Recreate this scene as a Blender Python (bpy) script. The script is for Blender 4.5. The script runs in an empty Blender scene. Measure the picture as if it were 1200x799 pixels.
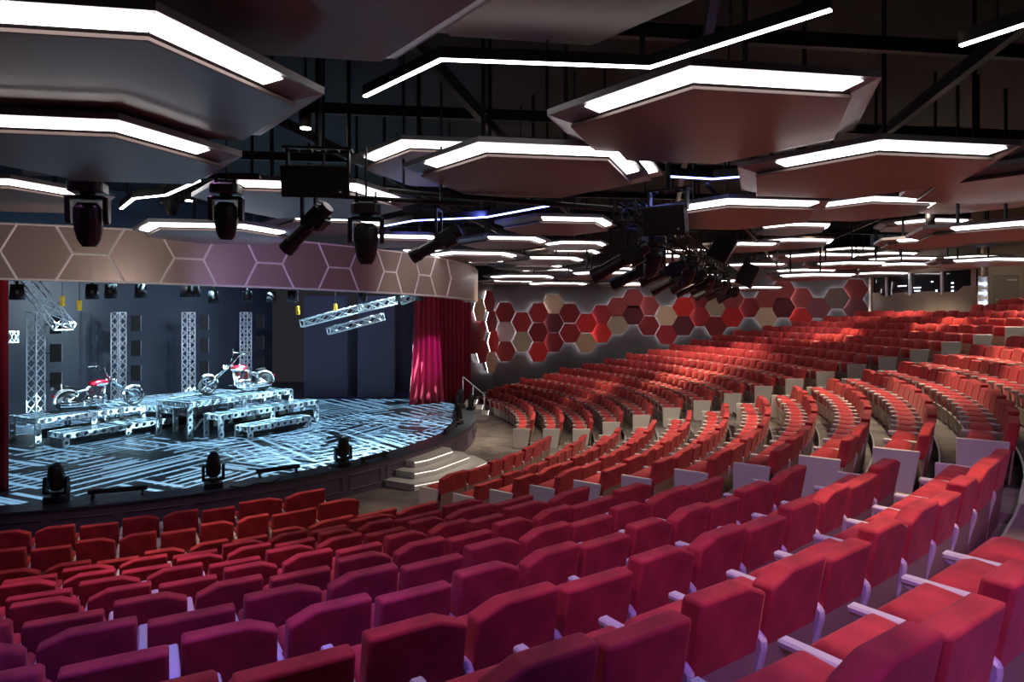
import bpy, bmesh, math, random
from mathutils import Vector, Matrix
random.seed(7)
PI = math.pi
SC = bpy.context.scene
COL = SC.collection
# ------------------------------------------------------------------ camera
F = 761.3; HV = 365.8; CZ = 4.586
cam = bpy.data.objects.new('camera', bpy.data.cameras.new('camera')); COL.objects.link(cam)
cam.location = (0, 0, CZ); cam.rotation_euler = (PI/2, 0, 0)
cam.data.sensor_width = 36; cam.data.lens = F/1200*36
cam.data.shift_y = -(399.5-HV)/1200
cam.data.clip_start = 0.05; cam.data.clip_end = 200
SC.camera = cam

def at(u, v, Y):
    """measured photo position at depth Y -> point in the room"""
    return Vector(((u-600)/F*Y, Y, CZ-(v-HV)/F*Y))
def proj(p):
    if p[1] < .2: return (99999, 99999)
    return (600+F*p[0]/p[1], HV-F*(p[2]-CZ)/p[1])

# ------------------------------------------------------------------ materials
MATS = {}
def mat(name, col, rough=.6, metal=0, var=0, scale=8, emit=None, es=1, sheen=0, bump=0, bscale=60, spec=.5, coat=0):
    if name in MATS: return MATS[name]
    m = bpy.data.materials.new(name); m.use_nodes = True
    nt = m.node_tree; b = nt.nodes['Principled BSDF']
    b.inputs['Base Color'].default_value = (*col, 1)
    b.inputs['Roughness'].default_value = rough; b.inputs['Metallic'].default_value = metal
    b.inputs['Specular IOR Level'].default_value = spec
    if coat: b.inputs['Coat Weight'].default_value = coat
    if emit:
        b.inputs['Emission Color'].default_value = (*emit, 1); b.inputs['Emission Strength'].default_value = es
    if sheen:
        b.inputs['Sheen Weight'].default_value = sheen; b.inputs['Sheen Roughness'].default_value = .4
        b.inputs['Sheen Tint'].default_value = (1, .45, .4, 1)
    if var or bump:
        tc = nt.nodes.new('ShaderNodeTexCoord')
    if var:
        n = nt.nodes.new('ShaderNodeTexNoise'); n.inputs['Scale'].default_value = scale; n.inputs['Detail'].default_value = 4
        nt.links.new(tc.outputs['Object'], n.inputs['Vector'])
        r = nt.nodes.new('ShaderNodeValToRGB')
        r.color_ramp.elements[0].position = .3; r.color_ramp.elements[1].position = .7
        r.color_ramp.elements[0].color = (*[c*(1-var) for c in col], 1)
        r.color_ramp.elements[1].color = (*[min(1, c*(1+var)) for c in col], 1)
        nt.links.new(n.outputs['Fac'], r.inputs['Fac']); nt.links.new(r.outputs['Color'], b.inputs['Base Color'])
    if bump:
        n2 = nt.nodes.new('ShaderNodeTexNoise'); n2.inputs['Scale'].default_value = bscale
        nt.links.new(tc.outputs['Object'], n2.inputs['Vector'])
        bp = nt.nodes.new('ShaderNodeBump'); bp.inputs['Strength'].default_value = bump; bp.inputs['Distance'].default_value = .01
        nt.links.new(n2.outputs['Fac'], bp.inputs['Height']); nt.links.new(bp.outputs['Normal'], b.inputs['Normal'])
    MATS[name] = m
    return m

VELVET = mat('red_velvet', (.47, .046, .052), .75, var=.28, scale=5, sheen=.25, spec=.2)
SHELL = mat('bronze_seat_shell', (.36, .23, .18), .45)
ARMW = mat('off_white_laminate', (.66, .63, .61), .4)
BASEM = mat('taupe_seat_base', (.42, .37, .33), .5)
BLACK = mat('black_metal', (.012, .012, .014), .38)
BLACKM = mat('matt_black', (.008, .008, .009), .7)
LENS = mat('lens_glass', (.03, .035, .05), .08, spec=.8)
CARPET = mat('grey_brown_carpet', (.20, .17, .16), .95, var=.35, scale=1.6, bump=.3, bscale=90, spec=.1)
NOSE = mat('aluminium_nosing', (.55, .55, .58), .35, .6)
DWALL = mat('charcoal_wall_panel', (.042, .039, .045), .55, var=.15, scale=.7)
BEIGE = mat('beige_wall', (.36, .29, .23), .6, var=.12, scale=1.2)
CEILB = mat('black_ceiling', (.006, .006, .007), .8)
PIPE = mat('dark_pipe', (.018, .018, .02), .45, .3)
BRONZE = mat('bronze_ceiling_panel', (.18, .13, .118), .4, .25, var=.06, scale=.8)
TRAYM = mat('grey_metal_tray', (.22, .21, .22), .42, .5)
LIP = mat('pale_lip', (.6, .5, .45), .5)
GLOW = mat('white_diffuser', (.9, .9, .9), .5, emit=(1, .95, .94), es=4.2)
BARGLOW = mat('white_light_bar', (.9, .9, .9), .5, emit=(1, .97, .96), es=9)
BLUEGLOW = mat('blue_light_bar', (.5, .5, 1), .5, emit=(.16, .22, 1), es=14)
STEPGLOW = mat('step_light', (.9, .9, .9), .5, emit=(1, .92, .82), es=1.6)
HALO = mat('wall_panel_backlight', (.9, .9, .9), .5, emit=(1, .95, .95), es=12)
STAGEF = mat('stage_floor', (.05, .065, .09), .38, spec=.6)
APRON = mat('dark_plum_apron', (.13, .10, .14), .5, var=.1, scale=2)
FASC = mat('bronze_header_panel', (.36, .28, .25), .38, .25, var=.08, scale=.5)
STRIP = mat('pale_metal_strip', (.9, .86, .85), .3)
BACKD = mat('blue_grey_backdrop', (.05, .065, .09), .32, var=.2, scale=.4)
FLAT = mat('dark_slate_flat', (.075, .065, .095), .5, var=.15, scale=.5)
CURT = mat('crimson_drape', (.33, .008, .03), .8, var=.15, scale=2, sheen=.3)
ALU = mat('bright_aluminium', (.78, .82, .86), .35, .2)
STEEL = mat('perforated_steel', (.62, .68, .72), .35, .45)
CHROME = mat('chrome', (.85, .87, .9), .12, 1)
BIKER = mat('red_bike_paint', (.55, .01, .03), .2, coat=.6)
BIKEW = mat('white_bike_paint', (.8, .82, .85), .2, coat=.6)
RUBBER = mat('tyre_rubber', (.02, .02, .022), .7)
LEATHER = mat('black_leather', (.015, .015, .017), .45)
WHITESTEP = mat('pale_step', (.62, .60, .57), .5)
YELLOW = mat('yellow_plastic', (.75, .42, .02), .5)
GLASS = mat('booth_glass', (.02, .022, .03), .05, spec=.7)
SCREEN = mat('lit_screen', (.2, .3, .5), .4, emit=(.75, .85, 1), es=2.2)
HEADL = mat('bike_headlamp', (.9, .95, 1), .2, emit=(.8, 1, 1), es=25)
DOWNL = mat('downlight_disc', (1, 1, 1), .4, emit=(1, .96, .85), es=12)
DOORM = mat('taupe_door', (.22, .19, .16), .5)

# ------------------------------------------------------------------ mesh builder
class MB:
    def __init__(s): s.v = []; s.f = []
    def add(s, vs, fs):
        o = len(s.v); s.v += [tuple(p) for p in vs]; s.f += [tuple(o+i for i in f) for f in fs]; return s
    def box(s, c, d, rz=0, M=None):
        x, y, z = d[0]/2, d[1]/2, d[2]/2
        vs = [Vector((a, b, e)) for a in (-x, x) for b in (-y, y) for e in (-z, z)]
        R = M if M is not None else Matrix.Rotation(rz, 3, 'Z')
        vs = [R @ p + Vector(c) for p in vs]
        return s.add(vs, [(0,1,3,2), (4,6,7,5), (0,4,5,1), (2,3,7,6), (0,2,6,4), (1,5,7,3)])
    def prism(s, poly, z0, z1, top=None):
        """polygon in xy between z0 and z1; top = other polygon for a frustum"""
        n = len(poly); top = top or poly
        vs = [(p[0], p[1], z0) for p in poly]+[(p[0], p[1], z1) for p in top]
        return s.add(vs, [tuple(reversed(range(n))), tuple(range(n, 2*n))]+[(i, (i+1) % n, n+(i+1) % n, n+i) for i in range(n)])
    def prof(s, poly, x0, x1):
        """yz polygon extruded along x"""
        n = len(poly)
        vs = [(x0, p[0], p[1]) for p in poly]+[(x1, p[0], p[1]) for p in poly]
        return s.add(vs, [tuple(range(n)), tuple(reversed(range(n, 2*n)))]+[(i, n+i, n+(i+1) % n, (i+1) % n) for i in range(n)])
    def tube(s, a, b, r, n=8, r2=None):
        a = Vector(a); b = Vector(b); r2 = r if r2 is None else r2
        d = (b-a)
        if d.length < 1e-6: return s
        q = d.to_track_quat('Z', 'Y')
        vs = []
        for p, rr in ((a, r), (b, r2)):
            for k in range(n):
                t = 2*PI*k/n; vs.append(p+q @ Vector((rr*math.cos(t), rr*math.sin(t), 0)))
        return s.add(vs, [(k, (k+1) % n, n+(k+1) % n, n+k) for k in range(n)]+[tuple(reversed(range(n))), tuple(range(n, 2*n))])
    def path(s, pts, r, n=8):
        for a, b in zip(pts, pts[1:]): s.tube(a, b, r, n)
        return s
    def torus(s, c, R, r, axis='Y', n=28, m=8, sy=1):
        vs = []; fs = []
        for i in range(n):
            t = 2*PI*i/n
            for j in range(m):
                p = 2*PI*j/m; rr = R+r*math.cos(p); h = r*math.sin(p)*sy
                if axis == 'Y': q = (rr*math.cos(t), h, rr*math.sin(t))
                elif axis == 'X': q = (h, rr*math.cos(t), rr*math.sin(t))
                else: q = (rr*math.cos(t), rr*math.sin(t), h)
                vs.append(Vector(q)+Vector(c))
        for i in range(n):
            for j in range(m):
                fs.append((i*m+j, ((i+1) % n)*m+j, ((i+1) % n)*m+(j+1) % m, i*m+(j+1) % m))
        return s.add(vs, fs)
    def ball(s, c, r, n=12, m=8, sc=(1, 1, 1)):
        vs = []; fs = []
        for j in range(m+1):
            t = PI*j/m
            for i in range(n):
                p = 2*PI*i/n
                vs.append((c[0]+r*sc[0]*math.sin(t)*math.cos(p), c[1]+r*sc[1]*math.sin(t)*math.sin(p), c[2]+r*sc[2]*math.cos(t)))
        for j in range(m):
            for i in range(n):
                fs.append((j*n+i, (j+1)*n+i, (j+1)*n+(i+1) % n, j*n+(i+1) % n))
        return s.add(vs, fs)
    def xf(s, M):
        s.v = [tuple(M @ Vector(p)) for p in s.v]; return s
    def mesh(s, name, m, smooth=False, bevel=0, seg=2):
        me = bpy.data.meshes.new(name); me.from_pydata(s.v, [], s.f)
        if bevel or True:
            b = bmesh.new(); b.from_mesh(me)
            bmesh.ops.recalc_face_normals(b, faces=b.faces)
            if bevel:
                es = [e for e in b.edges if len(e.link_faces) == 2 and e.calc_face_angle(0) > .15]
                bmesh.ops.bevel(b, geom=es, offset=bevel, segments=seg, profile=.6, affect='EDGES', clamp_overlap=True)
            b.to_mesh(me); b.free()
        if smooth == 'crisp':      # large faces flat, rounded edges smooth
            lim = .010
            me.polygons.foreach_set('use_smooth', [p.area < lim for p in me.polygons])
        elif smooth: me.polygons.foreach_set('use_smooth', [True]*len(me.polygons))
        me.materials.append(m)
        return me
    def build(s, name, m, parent=None, smooth=False, bevel=0, seg=2):
        return link(name, s.mesh(name, m, smooth, bevel, seg), parent)

def link(name, data, parent=None):
    o = bpy.data.objects.new(name, data); COL.objects.link(o)
    if parent is not None: o.parent = parent
    return o
def tag(o, label, cat, group=None, kind=None):
    o['label'] = label; o['category'] = cat
    if group: o['group'] = group
    if kind: o['kind'] = kind
    return o
def thing(name, label, cat, loc=(0, 0, 0), rz=0, group=None, rot=None):
    o = link(name, None); o.location = loc; o.rotation_euler = rot or (0, 0, rz)
    o.empty_display_size = .1
    return tag(o, label, cat, group)
def struct(name, mb, m, label=None, smooth=False, bevel=0, parent=None):
    o = mb.build(name, m, parent, smooth, bevel)
    if parent is None: o['kind'] = 'structure'; o['category'] = name.split('_')[0]
    if label: o['label'] = label
    return o
ORD = ['zeroth', 'first', 'second', 'third', 'fourth', 'fifth', 'sixth', 'seventh', 'eighth', 'ninth', 'tenth', 'eleventh', 'twelfth',
       'thirteenth', 'fourteenth', 'fifteenth', 'sixteenth', 'seventeenth', 'eighteenth', 'nineteenth', 'twentieth', 'twenty-first',
       'twenty-second', 'twenty-third', 'twenty-fourth', 'twenty-fifth', 'twenty-sixth', 'twenty-seventh', 'twenty-eighth', 'twenty-ninth', 'thirtieth']

# ------------------------------------------------------------------ plan of the house
OX, OY = -12.89, 23.65
R1, A1, A2, RISE = 13.05, -.621, -.052, .246
def rad(i): return R1+i-1
def fz(i): return max(0, i-3)*RISE
def pol(r, t, z=0): return Vector((OX+r*math.cos(t), OY+r*math.sin(t), z))
SA = Vector((.87, -.493, 0)); TA = Vector((.493, .87, 0))     # stage axes: towards the house / across
def st(s, t, z=0): return Vector((OX, OY, z))+SA*s+TA*t
STZ = .73
ANG_S = math.atan2(TA.y, TA.x)

# side wall behind the far block (plan points)
SW = [at(u, HV, Y) for u, Y in ((578, 33.2), (640, 34.6), (700, 34.9), (770, 34.9), (850, 34.4), (915, 33.6), (970, 32.7), (1020, 31.8))]
SWL = [at(u, HV, Y) for u, Y in ((547, 30.6), (578, 33.2))]
BW = [at(1020, HV, 31.8), at(1143, HV, 26.2)]
def wall_y(x):
    for a, b in zip(SW, SW[1:]):
        if a.x <= x <= b.x: return a.y+(b.y-a.y)*(x-a.x)/(b.x-a.x)
    return 33.0 if x < SW[0].x else 31.8
def inside(p):
    if p.x < SW[0].x:
        a, b = SWL; d = (b-a); n = Vector((d.y, -d.x, 0)).normalized()
        return n.dot(Vector((p.x, p.y, 0))-Vector((a.x, a.y, 0))) > .55
    if p.y > wall_y(p.x)-.6 and p.x < BW[0].x+.3: return False
    a, b = BW
    c = at(1158, HV, 31.5)
    if p.y > b.y and p.x > b.x-.5:
        if p.x < b.x+(p.y-b.y)*(c.x-b.x)/(c.y-b.y)+.7: return False
    if p.y > 28.6: return p.x < BW[0].x-.3
    if p.y > b.y-.2:
        x = a.x+(b.x-a.x)*(p.y-a.y)/(b.y-a.y)
        if p.x > x-.6 and p.y > b.y+.2: return False
        if p.x > x-.6 and p.x < x+1.2: return False
    return p.x < 27

# floor: one stepped carpeted surface
mb = MB(); NT = 96; T0, T1 = -2.05, .85
def ring(r0, r1, z, zlow):
    vs = []; fs = []
    for k in range(NT+1):
        t = T0+(T1-T0)*k/NT
        for r, zz in ((r0, zlow), (r0, z), (r1, z)):
            vs.append(pol(r, t, zz))
    for k in range(NT):
        a = 3*k; b = a+3
        fs += [(a, b, b+1, a+1), (a+1, b+1, b+2, a+2)]
    mb.add(vs, fs)
ring(11.3, rad(4)-.28, 0, 0)
for i in range(4, 24):
    ring(rad(i)-.28, (rad(i+1)-.28) if i < 23 else 60, fz(i), fz(i-1))
struct('floor', mb, CARPET)
# pale nosing along every riser
mb = MB()
for i in range(4, 22):
    for k in range(NT):
        t = T0+(T1-T0)*k/NT; t2 = T0+(T1-T0)*(k+1)/NT
        r = rad(i)-.28; z = fz(i)
        mb.add([pol(r-.012, t, z-.02), pol(r-.012, t2, z-.02), pol(r-.012, t2, z+.008), pol(r-.012, t, z+.008), pol(r+.015, t2, z+.008), pol(r+.015, t, z+.008)],
               [(0, 1, 2, 3), (3, 2, 4, 5)])
struct('trim_1', mb, NOSE, 'thin pale nosing along the edge of each seating tier')
# aisle half steps with lit nosings
def aisle_half_steps(a, lo, hi, name):
    s = MB(); g = MB()
    for i in range(4, 21):
        r0 = rad(i)-.28; z0 = fz(i-1)
        ra = r0-.48; h = RISE/2
        t0 = a+math.asin(lo/r0)+.006; t1 = a+math.asin(hi/r0)-.006
        q = [pol(ra, t0), pol(r0, t0), pol(r0, t1), pol(ra, t1)]
        s.prism([(p.x, p.y) for p in q], z0-.02, z0+h)
        for rr, zz in ((ra, z0+h), (r0, z0+2*h)):
            q = [pol(rr-.02, t0), pol(rr+.05, t0), pol(rr+.05, t1), pol(rr-.02, t1)]
            g.prism([(p.x, p.y) for p in q], zz-.012, zz+.012)
    struct(name, s, CARPET, 'carpeted half steps in the aisle')
    return g
g1 = aisle_half_steps(A1, -2.75, -1.12, 'trim_2'); g2 = aisle_half_steps(A2, -3.22, -1.12, 'trim_3')
g1.add(g2.v, g2.f)
struct('trim_4', g1, NOSE, 'pale metal nosings on the aisle steps')

# ------------------------------------------------------------------ seats
def back_poly(w, kind):
    h = w/2
    if kind == 0: return [(-h, .54), (h, .54), (h, .915), (-h, .915)]
    c = w*.30
    if kind == 1: return [(-h, .54), (h, .54), (h, .965), (-h+c, .965), (-h, .895)]
    return [(-h, .54), (h, .54), (h, .895), (h-c, .965), (-h, .965)]
def back_mesh(w, kind, seg=2):
    b = MB(); p = back_poly(w-.055, kind); n = len(p)
    fy = lambda z: .455+.20*(z-.46)
    vs = [(x, fy(z), z) for x, z in p]+[(x, fy(z)+.145-.02*(z-.46), z) for x, z in p]
    b.add(vs, [tuple(range(n)), tuple(reversed(range(n, 2*n)))]+[(i, n+i, n+(i+1) % n, (i+1) % n) for i in range(n)])
    return b.mesh('backrest', VELVET, 'crisp', .022, seg)
def cushion_mesh(w, seg=2):
    b = MB(); h = w/2-.05
    b.prof([(.12, .33), (.38, .33), (.41, .60), (.37, .665), (.15, .685), (.08, .62)], -h, h)
    return b.mesh('seat_cushion', VELVET, True, .038, seg)
def shell_mesh(w):
    b = MB(); h = w/2-.04
    b.prof([(.545, .10), (.567, .10), (.618, .56), (.590, .56)], -h, h)
    return b.mesh('back_shell', SHELL)
def base_mesh(w):
    b = MB(); h = w/2-.07
    b.prof([(.12, .05), (.40, .05), (.42, .345), (.08, .345)], -h, h)
    b.box((0, .26, .025), (w-.2, .2, .05))
    return b.mesh('seat_base', BASEM)
def arm_mesh(w):
    b = MB(); x = w/2
    b.prof([(.0, .655), (.0, .60), (.07, .57), (.10, 0), (.505, 0), (.648, .57), (.645, .62), (.60, .655)], x-.026, x+.026)
    b.prof([(.0, .658), (.0, .615), (.45, .615), (.45, .658)], x-.036, x+.036)
    return b.mesh('armrest', ARMW, False, .012, 1)
def panel_mesh(w, side):
    b = MB(); x = side*(w/2+.01)
    b.prof([(-.02, .665), (-.02, .03), (.06, .0), (.46, .0), (.57, .655), (.56, .67)], x-.028, x+.028)
    return b.mesh('end_panel', ARMW, False, .012, 1)
MESH = {}
def seat_meshes(w, kind):
    w = round(w*100)/100; k = (w, kind)
    if k not in MESH:
        MESH[k] = dict(backrest=back_mesh(w, kind), seat_cushion=MESH[(w, 0)]['seat_cushion'] if (w, 0) in MESH else cushion_mesh(w),
                       back_shell=shell_mesh(w), seat_base=base_mesh(w), armrest=arm_mesh(w))
    return MESH[k]
PANELS = {}
def panel_of(w, side):
    k = (round(w*100), side)
    if k not in PANELS: PANELS[k] = panel_mesh(w, side)
    return PANELS[k]

SEATS = []   # (block, row, number from aisle, theta, width, kind, panel side or 0)
WIDE = .86
def lay(block, i, t_start, sgn, widths):
    """seats one after another from the aisle; local +x points to decreasing theta"""
    r = rad(i)+.35; t = t_start; out = []
    for n, w in enumerate(widths):
        th = t+sgn*(w/2)/r; t += sgn*w/r
        out.append([block, i, n+1, th, w, (n+i) % 3 if sgn > 0 else (-n-i) % 3, 0])
    return out
for i in range(1, 14):                                   # near block
    t0 = A1+math.asin(-2.895/rad(i))
    row = lay('A', i, t0-.03/rad(i), -1, [WIDE, WIDE]+[(.59, .62, .58, .605, .63)[i % 5]]*40)
    row[0][6] = -1
    SEATS += row
for i in range(2, 20):                                   # middle block
    r = rad(i)+.35
    t0 = A1+math.asin(-1.012/rad(i))+.03/r; t1 = A2+math.asin(-3.355/rad(i))-.03/r
    L = (t1-t0)*r; n = max(1, round((L-4*WIDE)/.595)); w = (L-4*WIDE)/n
    row = lay('B', i, t0, 1, [WIDE, WIDE]+[w]*n+[WIDE, WIDE])
    row[0][6] = 1; row[-1][6] = -1
    SEATS += row
for i in range(1, 22):                                   # far block
    t0 = A2+math.asin(-1.034/rad(i))+.03/rad(i)
    row = lay('C', i, t0, 1, [WIDE, WIDE]+[.595]*28)
    row[0][6] = 1
    row = [s for s in row if inside(pol(rad(i)+.35, s[3]))]
    if i < 19: row[-1][6] = -1
    SEATS += row
def seat_centre(s): return pol(rad(s[1])+.5, s[3], fz(s[1])+.7)
vis = []
for s in SEATS:
    c = seat_centre(s)
    if c.y < .6: continue
    u, v = proj(pol(rad(s[1])+.62, s[3], fz(s[1])+.93))
    m = 60+.55*F*s[4]/c.y*.5
    if -m < u < 1200+m and -20 < v < 815+m*.3: vis.append((c.length if False else (c-Vector((0, 0, CZ))).length, -20 < u < 1220 and v < 812, s))
vis.sort(key=lambda q: q[0])
inn = [q[2] for q in vis if q[1]]; solo = inn[:300]; ids = set(id(s) for s in solo)
rest = [q[2] for q in vis if id(q[2]) not in ids]
BN = {'A': 'near block', 'B': 'middle block', 'C': 'far block'}
rows_of = {'A': 0, 'B': 1, 'C': 0}
for s in solo:
    blk, i, n, th, w, kind, ps = s
    nm = 'wide red velvet seat' if w > .8 else 'red velvet seat'
    lab = f"{nm}, {ORD[n]} from the {'aisle' if blk == 'A' else 'near aisle' if blk == 'B' else 'aisle'}, {ORD[i-rows_of[blk]]} row of the {BN[blk]}"
    o = thing('theatre_seat', lab, 'seat', pol(rad(i), th, fz(i)), th-PI/2, 'red velvet seats of the '+BN[blk])
    for k, me in seat_meshes(w, kind).items():
        if not (k == 'armrest' and ps == 1): link(k, me, o)      # the aisle end panel stands in that place
    if ps: link('end_panel', panel_of(w, ps), o)
# the further seats, together
V = []; FA = []; MI = []; mats = [VELVET, SHELL, BASEM, ARMW]
def put(me, M, mi):
    o = len(V); V.extend([tuple(M @ v.co) for v in me.vertices])
    for p in me.polygons: FA.append(tuple(o+k for k in p.vertices)); MI.append(mi)
LOW = {}
for s in rest:
    blk, i, n, th, w, kind, ps = s
    M = Matrix.Translation(pol(rad(i), th, fz(i))) @ Matrix.Rotation(th-PI/2, 4, 'Z')
    k = (round(w*100), kind)
    if k not in LOW: LOW[k] = (back_mesh(w, kind, 1), cushion_mesh(w, 1), shell_mesh(w), base_mesh(w), arm_mesh(w))
    for me, mi in list(zip(LOW[k], (0, 0, 1, 2, 3)))[:4 if ps == 1 else 5]: put(me, M, mi)
    if ps: put(panel_of(w, ps), M, 3)
me = bpy.data.meshes.new('theatre_seats'); me.from_pydata(V, [], FA)
for m in mats: me.materials.append(m)
me.polygons.foreach_set('material_index', MI)
me.polygons.foreach_set('use_smooth', [k == 0 for k in MI]); me.update()
tag(link('distant_seating', me), 'many further red velvet seats in curved rows climbing to the back wall', 'seating', kind='stuff')

# ------------------------------------------------------------------ stage
def arc(r, a, b, n): return [pol(r, a+(b-a)*k/n) for k in range(n+1)]
TL, TR = -1.95, .11
edge = arc(11.6, TL, TR, 60)
back = [Vector((-1.75, 26.3, 0)), Vector((-2.9, 28.3, 0)), Vector((-3.2, 36, 0)), Vector((-32, 36, 0)), Vector((-32, 14, 0))]
poly = [(p.x, p.y) for p in edge+back]
mb = MB(); mb.prism(poly, STZ-.04, STZ)
stage = struct('floor_stage', mb, STAGEF)
mb = MB(); mb.prism([(OX+(x-OX)*.996, OY+(y-OY)*.996) for x, y in poly], 0, STZ-.04)
struct('trim_5', mb, APRON, 'dark plum panelled front of the stage')
mb = MB()       # raised lines of the apron panelling
for k in range(18):
    t = -1.75+k*.105
    if t > .05: break
    for z in (.16, .52):
        for q in range(4):
            a, b = t+.085*q/4, t+.085*(q+1)/4
            mb.tube(pol(11.575, a, z), pol(11.575, b, z), .012, 4)
    for a in (t, t+.085): mb.tube(pol(11.575, a, .16), pol(11.575, a, .52), .012, 4)
struct('trim_6', mb, APRON, 'raised panel lines along the stage front')
# stage enclosure
def wallseg(mb, a, b, z0, z1, th=.15):
    a = Vector((a[0], a[1], 0)); b = Vector((b[0], b[1], 0)); d = (b-a); n = Vector((-d.y, d.x, 0)).normalized()*th
    mb.prism([(a.x, a.y), (b.x, b.y), (b.x+n.x, b.y+n.y), (a.x+n.x, a.y+n.y)], z0, z1)
mb = MB(); wallseg(mb, st(-4.6, -12), st(-4.6, 9), STZ, 9.6); struct('wall_backdrop', mb, BACKD)
# proscenium header band
def hd(t):      # theta -> bottom, top heights
    k = (t-(-1.27))/(.0+1.27)
    return CZ+.62-.23*k, CZ+1.72-.14*k
TH0, TH1 = -1.55, -.075
RF = 11.6
mb = MB(); n = 70
vs = []; fs = []
for k in range(n+1):
    t = TH0+(TH1-TH0)*k/n; z0, z1 = hd(t)
    for r, z in ((RF, z0), (RF, z1), (RF-.35, z1), (RF-.35, z0)): vs.append(pol(r, t, z))
for k in range(n):
    a = 4*k; b = a+4
    fs += [(a+j, b+j, b+(j+1) % 4, a+(j+1) % 4) for j in range(4)]
fs += [(0, 1, 2, 3), (4*n, 4*n+3, 4*n+2, 4*n+1)]
mb.add(vs, fs)
z0, z1 = hd(TH1); e = pol(RF, TH1); e2 = at(560, HV, 24.6)
mb.prism([(e.x, e.y), (e2.x, e2.y), (e2.x-.5, e2.y+.3), (e.x-.4, e.y+.3)], z0-.02, z1)
hdr = struct('trim_7', mb, FASC, 'curved bronze header over the stage with pale hexagon lines')
mb = MB()
def hp(t, f, r=RF+.012): z0, z1 = hd(t); return pol(r, t, z0+(z1-z0)*f)
def line(t0, f0, t1, f1, w=.026):
    k = max(1, int(abs(t1-t0)/.02))
    for q in range(k):
        a, b = q/k, (q+1)/k
        mb.tube(hp(t0+(t1-t0)*a, f0+(f1-f0)*a), hp(t0+(t1-t0)*b, f0+(f1-f0)*b), w, 4)
def th_of(u):
    k = (u-600)/F; a = k*k+1; b = -2*(k*OX+OY); c = OX*OX+OY*OY-RF*RF
    Y = (-b-math.sqrt(b*b-4*a*c))/2/a
    return math.atan2(Y-OY, k*Y-OX)
HX = [th_of(u) for u in (0, 85, 127, 205, 239, 301, 331, 385, 410, 450, 464, 491, 504, 528, 538)]
for q in range(0, 14, 2):
    l, r = HX[q], HX[q+1]; w = r-l
    for f in (0, 1):
        line(l, .5, l+.24*w, f); line(r, .5, r-.24*w, f)
    if q+2 < len(HX): line(r, .5, HX[q+2], .5)
w = HX[1]-HX[0]; gap = HX[2]-HX[1]
line(HX[0]-gap, .5, HX[0], .5); l = HX[0]-gap-w
for f in (0, 1): line(HX[0]-gap, .5, HX[0]-gap-.24*w, f); line(l, .5, l+.24*w, f)
line(TH0, .985, TH1, .985, .022); line(TH0, .015, TH1, .015, .02)
mb.build('hexagon_strip', STRIP, hdr)
# drapes
def drape(name, label, a, b, z0, z1, folds, amp, m=CURT, bulge=0):
    a = Vector(a); b = Vector(b); d = b-a; nrm = Vector((-d.y, d.x, 0)).normalized()
    nx = folds*8; nz = 14; vs = []; fs = []
    rnd = random.Random(3); ph = [rnd.uniform(-.6, .6) for _ in range(folds+2)]
    for k in range(nx+1):
        f = k/nx
        for j in range(nz+1):
            h = j/nz; w = amp*(1.15-.35*h)
            off = w*math.sin(2*PI*folds*f+ph[int(f*folds)])+.3*w*math.sin(2*PI*folds*2.3*f)
            p = a+d*(.5+(f-.5)*(1+bulge*(1-h)**2))+nrm*off
            vs.append((p.x, p.y, z0+(z1-z0)*h))
    for k in range(nx):
        for j in range(nz):
            q = k*(nz+1)+j; fs.append((q, q+nz+1, q+nz+2, q+1))
    mb = MB(); mb.add(vs, fs); o = mb.build(name, m, None, True)
    so = o.modifiers.new('thickness', 'SOLIDIFY'); so.thickness = .02
    return tag(o, label, 'curtain')
drape('stage_curtain', 'crimson stage curtain gathered at the left edge of the stage', (-11.9, 13.05, 0), (-10.98, 14.15, 0), STZ, 6.2, 5, .12)
drape('stage_curtain', 'magenta-lit curtain bulging forward at the right of the stage', (-4.05, 27.1, 0), (-3.15, 27.75, 0), STZ, 6.2, 5, .10, bulge=.5)
drape('stage_curtain', 'crimson stage curtain behind the magenta-lit one at far right', (-3.25, 28.6, 0), (-1.85, 29.2, 0), STZ-.1, 6.2, 8, .09)
# wing flats
def flat(label, u0, u1, Y, v0=340):
    a = at(u0, HV, Y); b = at(u1, HV, Y)
    o = thing('scenery_flat', label, 'flat', ((a.x+b.x)/2, Y, STZ)); h = 4.6; w = b.x-a.x
    MB().box((0, .05, h/2), (w, .06, h)).build('panel', FLAT, o)
    m = MB()
    for x in (-w/2+.04, w/2-.04): m.box((x, .12, h/2), (.06, .08, h))
    for z in (.1, 1.6, 3.1, h-.1): m.box((0, .12, z), (w, .08, .06))
    m.build('frame', BLACKM, o)
flat('tall dark slate flat left of the narrow doorway', 356, 407, 29.6)
flat('tall dark slate flat between doorway and magenta-lit curtain', 419, 462, 29.3)
flat('tall dark flat furthest right beside the red curtain', 463, 500, 31.5)
mb = MB(); a = at(404, HV, 32); b = at(424, HV, 32); mb.box(((a.x+b.x)/2, 32.2, STZ+1.5), (b.x-a.x, .1, 3)); 
tag(mb.build('pale_wing_panel', mat('wing_panel', (.2, .21, .24), .5)), 'pale grey panel seen through the narrow gap between flats', 'panel')

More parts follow.
